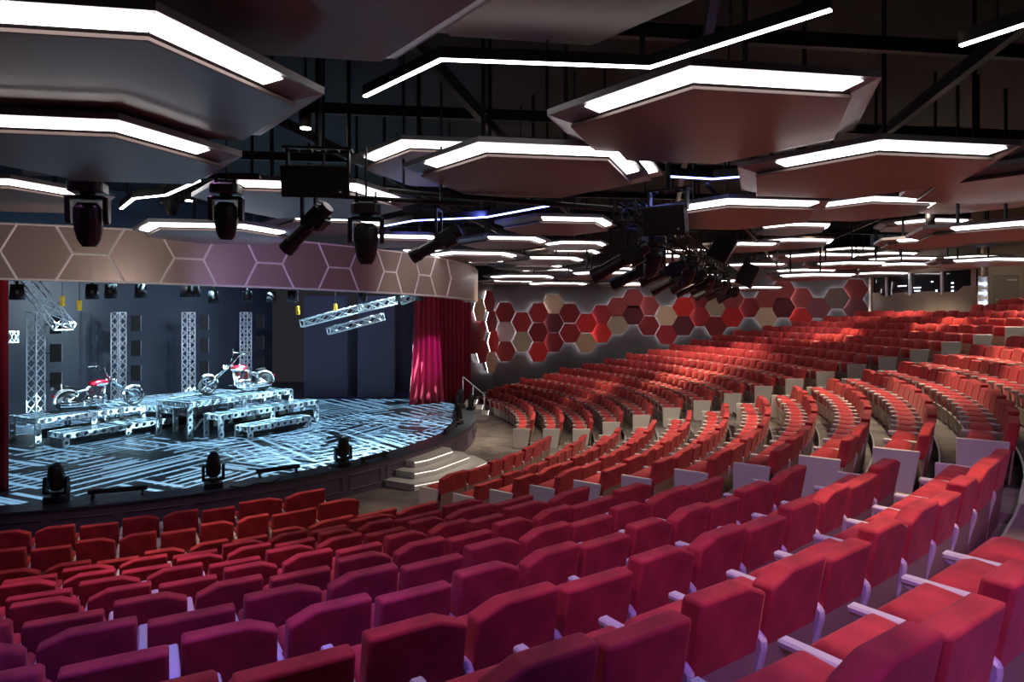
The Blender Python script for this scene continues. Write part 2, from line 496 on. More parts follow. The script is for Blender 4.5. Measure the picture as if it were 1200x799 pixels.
# perforated platforms: beams with real round holes
def hole_beam(mb, L, h, d, M, step=.235, r=.062):
    """beam of length L (x), height h (z), thickness d (y), front face with holes at y=0"""
    n = max(1, int(L/step)); w = L/n
    for k in range(n):
        cx = (k+.5)*w; vs = []; fs = []; m = 12
        inner = [(cx+r*math.cos(2*PI*(q+.5)/m), h/2+r*math.sin(2*PI*(q+.5)/m)) for q in range(m)]
        outer = []
        for q in range(m):
            a = 2*PI*(q+.5)/m; c, s_ = math.cos(a), math.sin(a)
            f = min((w/2)/abs(c) if abs(c) > 1e-6 else 9e9, (h/2)/abs(s_) if abs(s_) > 1e-6 else 9e9)
            outer.append((cx+f*c, h/2+f*s_))
        vs = [(x, 0, z) for x, z in outer]+[(x, 0, z) for x, z in inner]+[(x, d, z) for x, z in inner]
        for q in range(m):
            p = (q+1) % m; fs += [(q, p, m+p, m+q), (m+q, m+p, 2*m+p, 2*m+q)]
        for x, z in ((cx-w/2, 0), (cx+w/2, 0), (cx+w/2, h), (cx-w/2, h)): pass
        # corner triangles
        base = len(vs)
        vs += [(cx-w/2, 0, 0), (cx+w/2, 0, 0), (cx+w/2, 0, h), (cx-w/2, 0, h)]
        for ci, ang in ((base, 225), (base+1, 315), (base+2, 45), (base+3, 135)):
            a0 = ang/360*m-.5; q = int(math.floor(a0)) % m; fs.append((ci, q, (q+1) % m))
        mb.add([M @ Vector(p) for p in vs], fs)
    mb.add([M @ Vector(p) for p in ((0, 0, 0), (L, 0, 0), (L, d, 0), (0, d, 0), (0, 0, h), (L, 0, h), (L, d, h), (0, d, h))], [(0, 1, 2, 3), (4, 5, 6, 7)])
def platform(name, label, s0, s1, t0, t1, z0, h, bm=.16):
    """deck between stage axes s0..s1 (front = s1), t0..t1, top at z0+h"""
    o = thing(name, label, 'platform', st((s0+s1)/2, (t0+t1)/2, z0), ANG_S, 'perforated steel platforms on the stage')
    L = t1-t0; D = s1-s0            # local x along t, local -y towards the house
    MB().box((0, 0, h-.03), (L-.02, D-.02, .04)).build('deck', STAGEF2, o)
    m = MB(); I = Matrix.Identity(4)
    for y, rz, ln, x in ((-D/2, 0, L, -L/2), (D/2, PI, L, L/2)):
        hole_beam(m, ln, bm, .05, Matrix.Translation((x, y, h-bm)) @ Matrix.Rotation(rz, 4, 'Z'))
    for x, rz in ((L/2, PI/2), (-L/2, -PI/2)):
        hole_beam(m, D, bm, .05, Matrix.Translation((x, -D/2 if rz > 0 else D/2, h-bm)) @ Matrix.Rotation(rz, 4, 'Z'))
    m.build('beam', STEEL, o)
    k = max(2, round(L/1.9)+1)
    for q in range(k):
        for y in (-D/2+.0, D/2-.06):
            lg = MB(); x = -L/2+(L-.16)*q/(k-1)
            hole_beam(lg, h-bm, .16, .06, Matrix.Translation((x+.16, y, 0)) @ Matrix.Rotation(-PI/2, 4, 'Y'), .2, .05)
            lg.build('leg', STEEL, o)
    rail = MB(); rail.box((0, -D/2+.12, (h-bm)*.5), (L-.3, .03, max(.05, (h-bm)*.45)))
    rail.build('kick_panel', BLACKM, o)
STAGEF2 = mat('platform_deck', (.10, .13, .16), .25, spec=.6)
platform('stage_platform', 'upper perforated steel platform carrying the left motorcycle', .1, 1.68, -4.7, -1.46, STZ, .77)
platform('stage_platform', 'low perforated steel step in front of the left motorcycle', 1.70, 2.6, -4.4, -.7, STZ, .385)
platform('stage_platform', 'wide perforated deck linking the two motorcycle platforms', -.9, 3.1, -1.40, 2.9, STZ, .74)
platform('stage_platform', 'highest perforated platform carrying the right motorcycle', 3.12, 4.72, -2.0, 2.05, STZ, 1.12)
platform('stage_platform', 'middle perforated step before the right motorcycle', 4.74, 5.5, -1.5, 2.5, STZ, .74)
platform('stage_platform', 'lowest perforated step before the right motorcycle', 5.52, 6.2, -1.0, 1.5, STZ, .37)

# motorcycles (x forward, wheel contact z=0)
def motorcycle(label, loc, rz, flip=1):
    o = thing('motorcycle', label, 'motorcycle', loc, rz, 'chopper motorcycles on the stage platforms')
    RW, FW = Vector((-.78, 0, .33)), Vector((1.12, 0, .33))
    for c, r, wdt, rr in ((RW, .225, .10, .225), (FW, .265, .055, .265)):
        w = MB(); w.torus(c, r, wdt, sy=1.15 if wdt > .08 else 1); wh = w.build('wheel', RUBBER, o, True)
        s = MB(); s.torus(c, rr-.045, .025)
        for k in range(10):
            t = 2*PI*k/10; s.tube(c, c+Vector((math.cos(t)*(rr-.05), 0, math.sin(t)*(rr-.05))), .012, 5)
        s.tube(c-Vector((0, .09, 0)), c+Vector((0, .09, 0)), .05, 10)
        s.torus(c+Vector((0, .07*flip, 0)), .10, .012)
        s.build('rim', CHROME, wh)
    m = MB(); head = Vector((.33, 0, .93))
    m.path([(.33, 0, .93), (.28, 0, .80), (.20, 0, .25), (-.45, 0, .22), (-.78, 0, .33)], .028)
    m.path([(.33, 0, .93), (-.2, 0, .72), (-.5, 0, .52), (-.78, 0, .33)], .026)
    for y in (-.11, .11): m.path([(-.5, y*.6, .5), (-.78, y, .33), (-.35, y, .22)], .022)
    m.build('frame', BIKEW, o)
    m = MB()
    for y in (-.09, .09):
        m.tube((.33, y, 1.02), (.78, y, .62), .03); m.tube((.76, y, .64), (1.12, y, .33), .04)
    for z, x in ((.99, .37), (.80, .58)): m.box((x, 0, z), (.10, .24, .035), M=Matrix.Rotation(.75, 3, 'Y'))
    m.build('fork', CHROME, o, True)
    m = MB()
    for y in (-1, 1):
        m.path([(.34, .08*y, 1.0), (.20, .22*y, 1.22), (.14, .34*y, 1.34), (.02, .40*y, 1.33)], .017)
    m.tube((.34, -.08, 1.0), (.34, .08, 1.0), .017)
    hb = m.build('handlebar', CHROME, o, True)
    m = MB()
    for y in (-1, 1): m.tube((.08, .37*y, 1.335), (-.08, .42*y, 1.32), .024)
    m.build('grip', LEATHER, hb)
    m = MB(); m.tube((.46, 0, .90), (.56, 0, .87), .095, 14, .10); hl = m.build('headlamp', CHROME, o, True)
    m = MB(); m.tube((.56, 0, .87), (.568, 0, .868), .085, 14); m.build('lens', HEADL, hl)
    m = MB(); m.ball((.08, 0, .83), .19, 16, 10, (1.55, .78, .62)); tk = m.build('fuel_tank', BIKER, o, True)
    m = MB(); m.ball((.12, 0, .80), .19, 16, 10, (1.3, .82, .45)); m.build('tank_panel', BIKEW, tk, True)
    m = MB(); m.tube((.08, 0, .94), (.08, 0, .965), .035, 10); m.build('filler_cap', CHROME, tk, True)
    m = MB(); m.prof([(-.15, .0), (.15, .0), (.12, .08), (-.12, .08)], -.2, .2)
    m.xf(Matrix.Translation((-.38, 0, .60)) @ Matrix.Rotation(-.12, 4, 'Y')); m.build('saddle', LEATHER, o, True, .02)
    m = MB(); m.box((-.70, 0, .76), (.30, .17, .05), M=Matrix.Rotation(.2, 3, 'Y')); m.build('pillion_pad', LEATHER, o, True, .02)
    # rear mudguard: arc strip
    def guard(c, r, a0, a1, w):
        vs = []; fs = []; n = 14
        for k in range(n+1):
            t = a0+(a1-a0)*k/n
            for y, dr in ((-w, -.03), (-w*.5, .01), (0, .02), (w*.5, .01), (w, -.03)):
                vs.append((c.x+(r+dr)*math.cos(t), y, c.z+(r+dr)*math.sin(t)))
        for k in range(n):
            for j in range(4): q = k*5+j; fs.append((q, q+5, q+6, q+1))
        b = MB(); b.add(vs, fs); return b
    g = guard(RW, .37, math.radians(35), math.radians(190), .13).build('rear_mudguard', BIKEW, o, True)
    g.modifiers.new('thickness', 'SOLIDIFY').thickness = .012
    g = guard(FW, .35, math.radians(60), math.radians(170), .07).build('front_mudguard', BIKEW, o, True)
    g.modifiers.new('thickness', 'SOLIDIFY').thickness = .01
    m = MB(); m.ball((-.02, 0, .36), .17, 14, 8, (1.35, .8, .75))
    m.tube((-.22, -.14, .34), (-.22, .14, .34), .12, 14); m.tube((.10, -.15, .33), (.10, .15, .33), .10, 14)
    en = m.build('engine', CHROME, o, True)
    for x, ang in ((.10, .42), (-.12, -.42)):
        cy = MB()
        for k in range(7):
            z = .02+k*.036; cy.box((0, 0, z), (.17 if k < 6 else .13, .19, .02))
        cy.tube((0, 0, 0), (0, 0, .24), .07, 10)
        cy.xf(Matrix.Translation((x, 0, .44)) @ Matrix.Rotation(ang*.6, 4, 'Y')); cy.build('cylinder', CHROME, en)
    for k, z in ((0, .24), (1, .17)):
        ex = MB(); y = .15*flip
        ex.path([(.15, y, .55-.1*k), (.26, y, .40-.05*k), (.18, y, z+.02), (-.2, y, z), (-.5, y, z)], .03)
        ex.tube((-.45, y, z), (-1.0, y, z+.05), .045, 10, .055)
        ex.build('exhaust_pipe', CHROME, o, True)
    m = MB(); m.path([(-.05, -.10*flip, .25), (-.12, -.28*flip, .0)], .014); m.build('kickstand', CHROME, o)
    m = MB()
    for y in (-.3, .3): m.tube((.28, y*.2, .26), (.28, y, .24), .018)
    m.build('foot_peg', CHROME, o)
    m = MB()
    for y in (-1, 1):
        m.path([(.18, .30*y, 1.30), (.14, .36*y, 1.42)], .008); m.ball((.13, .37*y, 1.45), .05, 10, 6, (.3, 1, .7))
    m.build('mirror', CHROME, o, True)
    m = MB(); m.box((-1.15, 0, .52), (.05, .12, .06)); m.build('tail_light', BIKER, o)
    return o
b0 = at(78, 482, 20.15); b1 = at(157, 474, 21.7)
motorcycle('red and white chopper on the left platform facing right', (b0.x+.55, b0.y+.55, STZ+.77), math.atan2(1.5, 1.25), -1)
motorcycle('red and white chopper on the right platform facing left', st(3.85, .55, STZ+1.12), ANG_S+PI-.25, 1)

# truss work
def truss_mb(L, w, step=None, r=.024, rd=.012, d=None):
    """box truss along +x, section w x d"""
    d = d or w; step = step or w
    c = MB(); b = MB()
    for y in (-w/2, w/2):
        for z in (-d/2, d/2): c.tube((0, y, z), (L, y, z), r, 6)
    n = max(2, round(L/step)); e = L/n
    for k in range(n):
        x0, x1 = k*e, (k+1)*e
        for z in (-d/2, d/2):
            b.tube((x0, -w/2, z), (x1, w/2, z), rd, 5); b.tube((x0, w/2, z), (x1, -w/2, z), rd, 5) if k % 1 == 0 else None
        for y in (-w/2, w/2):
            b.tube((x0, y, -d/2), (x1, y, d/2), rd, 5); b.tube((x0, y, d/2), (x1, y, -d/2), rd, 5)
    for x in (0, L):
        for y in (-w/2, w/2): c.tube((x, y, -d/2), (x, y, d/2), r*.8, 5)
        for z in (-d/2, d/2): c.tube((x, -w/2, z), (x, w/2, z), r*.8, 5)
    return c, b
def dirq(a, b, roll=0):
    d = (Vector(b)-Vector(a)).normalized()
    q = d.to_track_quat('X', 'Z').to_matrix().to_4x4()
    return Matrix.Translation(a) @ q @ Matrix.Rotation(roll, 4, 'X'), (Vector(b)-Vector(a)).length
def truss(name, label, a, b, w, m, group=None, d=None, roll=0, cat='truss', step=None):
    M, L = dirq(a, b, roll)
    o = link(name, None); o.matrix_world = M; tag(o, label, cat, group)
    c, br = truss_mb(L, w, step, d=d)
    c.build('chord', m, o, True); br.build('brace', m, o)
    return o
def strobe(label, loc, rz, w=.34, h=.62):
    o = thing('strobe_panel', label, 'light', loc, rz, 'black light panels on the truss towers')
    MB().box((0, .05, 0), (w, .12, h)).build('housing', BLACKM, o, False, .01, 1)
    m = MB()
    for k in range(12): m.box((0, -.03, -h/2+h*(k+.5)/12), (w*.8, .04, h/12*.55))
    m.build('fin', BLACKM, o)
    m = MB()
    for k in range(14): m.box((w/2+.004, .03, -h/2+h*(k+.5)/14), (.012, .08, h/14*.45))
    m.build('led_cell', ALU, o)
    m = MB(); m.tube((-w/2-.14, .08, 0), (-w/2, .08, 0), .02, 6); m.build('bracket', BLACK, o)
TW = [((42, 22.4), 'first'), ((139, 25.5), 'second'), ((221, 27.7), 'third'), ((288, 30.2), 'fourth')]
for (u, Y), q in TW:
    p = at(u, HV, Y); p.z = STZ
    o = truss('truss_tower', f'upright aluminium truss tower, {q} from the left, against the dark backdrop', p, p+Vector((0, 0, 3.85)), .36, ALU, 'truss towers', roll=ANG_S+.4)
    for k, w in enumerate(('top', 'middle', 'lower')):
        strobe(f'black strobe panel, {w} of three beside the {q} truss tower from left', p+Vector((.62, .1, 3.42-k*.98)), .5)
tag_g = 'hanging ladder trusses over the stage'
truss('hanging_truss', 'short bright truss hanging at a slant at top left of the stage', at(29, 326, 21), at(76, 383, 20), .55, ALU, tag_g, .22)
truss('hanging_truss', 'stub of bright truss peeking from the left curtain', at(-14, 395, 16), at(14, 395, 17.4), .28, ALU, tag_g)
truss('hanging_truss', 'long slanting bright truss, left of the upper hanging pair', at(354, 379, 24), at(424, 361, 24), .42, ALU, tag_g, .25)
truss('hanging_truss', 'bright truss overlapping the right end of the long slanting one', at(421, 362, 23.6), at(464, 352, 23.6), .34, ALU, tag_g, .25)
truss('hanging_truss', 'lowest slanting bright truss below the hanging pair', at(385, 388, 22.6), at(449, 371, 22.6), .38, ALU, tag_g, .22)
truss('hanging_truss', 'dim truss stub hanging highest beside the magenta-lit curtain', at(470, 353, 24.5), at(486, 347, 24.5), .3, ALU, tag_g, .25)
for q, (u0, v0, u1, Y) in enumerate(((354, 366, 356, 24.02), (424, 350, 424, 24.02))): pass

# ------------------------------------------------------------------ lighting fixtures
def moving_head(label, loc, rz=0, up=True, s=1, tilt=0, group=None, cat='light'):
    """up: stands on its base; else hangs from its base"""
    k = 1 if up else -1
    o = thing('moving_head_light', label, cat, loc, rz, group)
    o.scale = (s, s, s)
    b = MB(); b.prism([(-.19, -.13), (-.13, -.19), (.13, -.19), (.19, -.13), (.19, .13), (.13, .19), (-.13, .19), (-.19, .13)], 0, .13) if up else b.prism([(-.19, -.13), (-.13, -.19), (.13, -.19), (.19, -.13), (.19, .13), (.13, .19), (-.13, .19), (-.19, .13)], -.13, 0)
    b.build('base', BLACK, o, False, .015, 1)
    y = MB(); y.tube((0, 0, k*.13), (0, 0, k*.17), .09, 12)
    y.box((0, 0, k*.185), (.44, .14, .05))
    for x in (-.2, .2):
        y.prof([(-.08, k*.17), (.08, k*.17), (.06, k*.46), (.02, k*.50), (-.02, k*.50), (-.06, k*.46)], x-.03, x+.03)
    y.build('yoke', BLACK, o, False, .01, 1)
    hM = Matrix.Translation((0, 0, k*.42)) @ Matrix.Rotation(tilt, 4, 'X')
    h = MB(); sec = [(-.18, .10), (-.12, .15), (.02, .16), (.14, .15), (.26, .125), (.33, .09)]
    vs = []; fs = []; n = 12
    for z, r in sec:
        for q in range(n):
            t = 2*PI*(q+.5)/n; vs.append(hM @ Vector((r*math.cos(t)*1.0, r*math.sin(t)*.95, z*k)))
    for j in range(len(sec)-1):
        for q in range(n): fs.append((j*n+q, j*n+(q+1) % n, (j+1)*n+(q+1) % n, (j+1)*n+q))
    fs += [tuple(range(n)), tuple(range((len(sec)-1)*n, len(sec)*n))]
    h.add(vs, fs); hd_ = h.build('head', BLACK, o, False, .008, 1)
    l = MB(); l.tube(hM @ Vector((0, 0, k*.33)), hM @ Vector((0, 0, k*.345)), .08, 14); l.build('lens', LENS, hd_)
    f = MB()
    for q in range(5): f.tube(hM @ Vector((-.1, .155, k*(-.08+q*.04))), hM @ Vector((.1, .155, k*(-.08+q*.04))), .007, 4)
    f.build('cooling_fin', BLACKM, hd_)
    if not up:
        c = MB()
        for x in (-.12, .12):
            c.box((x, 0, .05), (.05, .08, .10)); c.torus((x, 0, .12), .045, .014, 'X', 14, 6)
        c.box((0, 0, .06), (.26, .03, .03)); c.tube((0, 0, .06), (0, 0, .75), .014, 6)
        c.build('clamp', PIPE, o)
    return o
def profile_spot(label, loc, aim, s=1, drop=.35, group=None, m=None):
    """ellipsoidal spotlight hanging by a yoke; aim = direction of the beam"""
    o = link('profile_spotlight', None); o.location = loc; o.scale = (s, s, s)
    tag(o, label, 'light', group)
    m = m or BLACK
    q = Vector(aim).to_track_quat('X', 'Z').to_matrix().to_4x4()
    b = MB(); b.tube((-.02, 0, 0), (.30, 0, 0), .085, 12); b.tube((.30, 0, 0), (.42, 0, 0), .10, 12); b.tube((.42, 0, 0), (.44, 0, 0), .105, 12)
    b.xf(q); ba = b.build('barrel', m, o, False)
    b = MB(); b.tube((.44, 0, 0), (.446, 0, 0), .09, 14); b.xf(q); b.build('lens', LENS, ba)
    b = MB(); b.box((-.14, 0, .0), (.26, .20, .19)); b.tube((-.36, 0, 0), (-.27, 0, 0), .09, 12); b.box((-.16, 0, -.12), (.18, .13, .06))
    for k in range(5): b.box((-.33+k*.05, 0, .10), (.015, .17, .03))
    b.xf(q); b.build('lamp_housing', m, o, False, .008, 1)
    b = MB(); b.box((0, -.105, -.02), (.10, .006, .05)); b.xf(q); b.build('rating_plate', ALU, o)
    side = (q @ Vector((0, 1, 0))); side.z = 0; side.normalize()
    b = MB()
    for k in (-1, 1): b.box(side*.13*k+Vector((0, 0, drop/2)), (.035, .035, drop), math.atan2(side.y, side.x))
    b.box((0, 0, drop), (.30, .035, .03), math.atan2(side.y, side.x))
    b.torus((0, 0, drop+.06), .04, .014, 'X', 12, 6); b.build('yoke', m, o)
    return o
def speaker(label, loc, rz, tilt, w=.72, h=.36, d=.42, pole=1.2, group='hung loudspeakers'):
    o = link('loudspeaker', None); o.location = loc; o.rotation_euler = (0, 0, rz); tag(o, label, 'speaker', group)
    M = Matrix.Rotation(tilt, 4, 'X')
    b = MB(); b.prism([(-w/2, -d/2), (w/2, -d/2), (w/2*.72, d/2), (-w/2*.72, d/2)], -h/2, h/2); b.xf(M); b.build('cabinet', BLACKM, o, False, .012, 1)
    b = MB(); b.box((0, -d/2-.008, 0), (w*.94, .012, h*.9)); b.xf(M); b.build('grille', BLACK, o)
    b = MB(); b.box((w*.36, -d/2-.016, -h*.3), (.03, .004, .02)); b.xf(M); b.build('badge', ALU, o)
    b = MB()
    for x in (-w*.45, w*.45): b.box((x, 0, h/2+.06), (.03, .10, .26))
    for y in (-.10, .10):
        b.tube((-w*.5, y, h/2+.19), (w*.5, y, h/2+.19), .018, 6)
    for k in range(6): b.tube((-w*.5+k*w/5, -.10, h/2+.19), (-w*.5+k*w/5, .10, h/2+.19), .012, 5)
    b.build('hanging_frame', PIPE, o)
    b = MB(); b.tube((0, 0, h/2+.18), (0, 0, h/2+.18+pole), .035, 8); b.build('pole', PIPE, o)
    return o
G = 'moving lights along the stage lip'
def lip(u, v): 
    Y = F*(CZ-STZ)/(v-HV); p = at(u, v, Y); p.z = STZ; return p
for u, v, rz, s, lab in ((66, 588, .1, 1.02, 'black moving light standing on the stage lip at far left'),
                         (250, 571, .5, 1.0, 'black moving light on the stage lip below the right motorcycle'),
                         (402, 546, .7, .98, 'black moving light on the stage lip, left of the steps'),
                         (536, 497, 1.1, .95, 'black moving light on the stage lip past the steps, nearer one'),
                         (539, 478, 1.2, 1.0, 'black moving light at the right stage corner, left one'),
                         (552, 480, 1.3, .8, 'stubby black moving light at the very right stage corner')):
    moving_head(lab, lip(u, v), rz, True, s, .12, G)
def batten(label, u0, v0, u1, v1):
    a = lip(u0, v0); b = lip(u1, v1); d = b-a; L = d.length
    o = thing('light_batten', label, 'light', (a+b)/2, math.atan2(d.y, d.x), 'low light bars on the stage lip')
    MB().box((0, 0, .15), (L, .10, .09)).build('housing', BLACK, o, False, .01, 1)
    m = MB(); n = 10
    for k in range(n): m.tube((-L/2+L*(k+.5)/n, .05, .16), (-L/2+L*(k+.5)/n, .062, .16), .032, 10)
    m.build('lens', LENS, o)
    for x in (-L*.42, L*.42):
        m = MB(); m.box((x, 0, .06), (.04, .16, .02)); m.box((x, -.06, .03), (.04, .03, .06)); m.box((x, .06, .03), (.04, .03, .06)); m.box((x, 0, .09), (.05, .05, .06))
        m.build('foot', BLACK, o)
batten('black light bar on the stage lip beside the leftmost moving light', 103, 585, 173, 579)
batten('black light bar on the stage lip below the right platforms', 300, 560, 351, 553)
batten('black light bar on the stage lip just left of the steps', 424, 545, 454, 537)
batten('black light bar on the stage lip past the steps', 521, 511, 534, 500)
mb = MB(); pts = [lip(u, v) for u, v in ((270, 570), (285, 572), (300, 567), (318, 566), (330, 560))]
for p in pts: p.z = STZ+.012
mb.path(pts, .012, 5); tag(mb.build('cable', RUBBER), 'black cable looping across the stage lip between two lights', 'cable')

# hanging above the front of house
moving_head('black moving light hung at far left before the bronze header', at(103, 214, 8.2), .3, False, 1.05, .15, 'moving lights hung over the house')
moving_head('black moving light hung left of the overhead loudspeaker', at(265, 217, 7.8), .15, False, .86, .05, 'moving lights hung over the house')
moving_head('black moving light hung right of the overhead loudspeaker', at(429, 240, 8.4), .2, False, 1.0, .1, 'moving lights hung over the house')
moving_head('small moving light hung behind the left ceiling panels', at(201, 212, 11.5), .1, False, .8, .1, 'moving lights hung over the house')
profile_spot('black profile spotlight slanting down to the left under the loudspeaker', at(362, 265, 8.0), (-.72, .25, -.62), 1.0, .45)
profile_spot('black profile spotlight slanting left before the end of the bronze header', at(514, 284, 8.7), (-.85, .15, -.45), .95, .45)
speaker('wide black loudspeaker hung above the stage front', at(373, 212, 7.7), .12, .25, .78, .36, .42, 1.2)
speaker('black loudspeaker hung on a pole at the truss head', at(783, 257, 8.6), -.55, .2, .56, .38, .45, .55)
speaker('small black loudspeaker turned side-on behind the lighting truss', at(846, 291, 15), 1.2, .5, .45, .6, .45, .35)
speaker('smallest black loudspeaker hung beyond the others over the seats', at(876, 322, 20), 1.1, .45, .5, .7, .5, .3)
# front pipe
def pipe(label, a, b, r=.04, m=PIPE, name='lighting_pipe', group='dark lighting pipes', hang=(.2, .8), hz=2.0):
    o = link(name, None); o.location = a; tag(o, label, 'pipe', group)
    d = Vector(b)-Vector(a)
    x = MB(); x.tube((0, 0, 0), d, r, 10); x.build('tube', m, o, True)
    for h in hang:
        x = MB(); x.tube(d*h, d*h+Vector((0, 0, hz)), .018, 6); x.build('hanger', m, o)
    return o
pipe('dark lighting pipe crossing above the right end of the header', at(400, 219, 8.9), at(735, 246, 9.9))
pipe('dark lighting pipe at left carrying moving lights', (-6.3, 8.4, CZ+1.81), (-3.0, 7.71, CZ+1.61))
pipe('dark lighting pipe above the slanting spotlights', at(330, 226, 8.1), at(560, 240, 8.8), .03)
# lighting truss over the seats with its spotlights
ta, tb = Vector((1.1, 7.6, CZ+1.32)), Vector((9.2, 26.2, CZ+1.32))
truss('lighting_truss', 'long black lighting truss running away over the seats', ta+(tb-ta)*.045, tb, .28, BLACKM, None, .28, step=.6)
dT = (tb-ta)
spn = ['nearest', 'second', 'third', 'fourth', 'fifth', 'sixth', 'seventh', 'eighth', 'ninth', 'tenth', 'eleventh', 'furthest']
for k in range(12):
    p = ta+dT*(.06+.075*k)+Vector((-.22 if k % 2 else -.1, 0, -.62-.08*(k % 2)))
    aim = Vector((-.86, .25+.1*math.sin(k*2.1), -.42-.08*math.cos(k*1.7)))
    profile_spot(f'black profile spotlight, {spn[k]} along the lighting truss' if k else 'blue-lit profile spotlight, nearest along the lighting truss', p, aim, 1.05, .5, 'spotlights on the lighting truss')
for k in range(4):
    moving_head(f'black moving light, {ORD[k+1]} along the lighting truss from its near end', ta+dT*(.10+.17*k)+Vector((.15, 0, -.22)), .4, False, .8, .5, 'moving lights on the lighting truss')
pipe('dark pipe running alongside the lighting truss', ta+Vector((1.6, 1.4, .45)), tb+Vector((1.6, 0, .45)), .03, hang=(.1, .5, .9))

# lamps hanging under the stage header
for k, u in enumerate((20, 108, 130, 165, 218, 228, 250, 290, 318, 342, 425, 468, 492)):
    Y = 15.2+k*.72; p = at(u, 333 if k < 6 else 341, Y)
    o = thing('stage_lantern', f'small dark stage lantern under the header, {ORD[k+1]} from the left', 'light', p, k*.7, 'lanterns under the stage header')
    MB().tube((0, 0, 0), (0, 0, -.36), .13, 12, .16).build('can', BLACK, o, True)
    MB().tube((0, 0, -.36), (0, 0, -.37), .14, 12).build('lens', LENS, o)
    MB().tube((0, 0, 0), (0, 0, .5), .03, 6).build('hanger', PIPE, o)
for q, (u, v, Y) in enumerate(((73, 352, 20), (93, 357, 20.5), (349, 363, 24.3), (393, 360, 24.6))):
    o = thing('hoist_weight', ['yellow hoist weight beside the slanting truss at top left', 'yellow hoist weight hung on a thin line, right of the left one',
              'yellow hoist weight at the left end of the long hanging truss', 'yellow hoist weight above the long hanging truss'][q], 'hoist', at(u, v, Y), 0, 'yellow hoist weights')
    MB().prism([(-.06, -.05), (.06, -.05), (.06, .05), (-.06, .05)], -.18, .14).build('body', YELLOW, o, False, .015, 1)
    MB().tube((0, 0, .14), (0, 0, 1.4), .012, 5).build('line', BLACK, o)

# ------------------------------------------------------------------ steps to the stage
def steps():
    o = thing('stage_steps', 'pale angular three-step stair with lit nosings at the stage front', 'steps', (0, 0, 0))
    c = st(10.9, -.0)
    th = math.atan2(17.9-OY, -2.25-OX)
    ex = Vector((-math.sin(th), math.cos(th), 0)); er = Vector((math.cos(th), math.sin(th), 0)); base = Vector((OX, OY, 0))+er*11.45+ex*.55
    for k, (w, d, z) in enumerate(((1.75, 1.35, .18), (1.35, .95, .36), (.95, .55, .54))):
        q = [base+ex*(-w)+er*-.1, base+ex*(-w)+er*(d*.75), base+ex*(-w*.55)+er*d, base+ex*(w*.7)+er*d, base+ex*w+er*(d*.45), base+ex*w+er*-.1]
        m = MB(); m.prism([(p.x, p.y) for p in q], z-.18 if k == 0 else z-.17, z-.03)
        s_ = m.build('step', WHITESTEP, o)
        m = MB(); m.prism([((p-base).x*1.03+base.x, (p-base).y*1.03+base.y) for p in q], z-.03, z); m.build('tread', WHITESTEP, s_)
        g = MB()
        for a, b in zip(q[1:4], q[2:5]):
            aa = base+(a-base)*1.015; bb = base+(b-base)*1.015
            g.tube((aa.x, aa.y, z-.042), (bb.x, bb.y, z-.042), .011, 5)
        g.build('light_strip', STEPGLOW, s_)
steps()
def side_steps():
    o = thing('side_steps', 'pale steps with handrail at the far right corner of the stage', 'steps', at(556, HV, 28.2)*1)
    o.location.z = 0
    for k in range(3):
        m = MB(); m.box((.35-.25*k, .0, .12+.24*k), (.5, 1.3, .24)); s_ = m.build('step', WHITESTEP, o, False, .01, 1)
        MB().box((.61-.25*k, 0, .23+.24*k), (.02, 1.25, .02)).build('light_strip', STEPGLOW, s_)
    m = MB(); 
    for y in (-.62,): m.path([(-.45, y, .7), (-.45, y, 1.85), (.45, y, 1.1), (.45, y, .0)], .025); m.path([(-.02, y, .5), (-.02, y, 1.45)], .02)
    m.build('handrail', ALU, o, True)
side_steps()

# ------------------------------------------------------------------ side wall with hexagons
mb = MB()
for a, b in zip(SW, SW[1:]): wallseg(mb, a, b, 0, 9.6)
struct('wall_right', mb, DWALL)
mb = MB(); wallseg(mb, SWL[0], SWL[1], 0, 9.6); struct('wall_corner', mb, DWALL)
mb = MB(); a = SWL[0]; wallseg(mb, (a.x-.9, a.y+.4), (a.x, a.y), 0, 9.6); struct('wall_proscenium', mb, DWALL)
PC = {'maroon': (.10, .012, .022), 'dark red': (.19, .014, .02), 'crimson': (.30, .02, .03), 'bright red': (.50, .02, .02), 'dusky red': (.28, .05, .055),
      'beige': (.52, .40, .28), 'sage': (.33, .29, .22), 'pinkish grey': (.42, .33, .35), 'mauve': (.20, .06, .08), 'olive brown': (.16, .12, .10), 'tan': (.45, .32, .20)}
PM = {k: mat('felt_'+k.replace(' ', '_'), v, .8) for k, v in PC.items()}
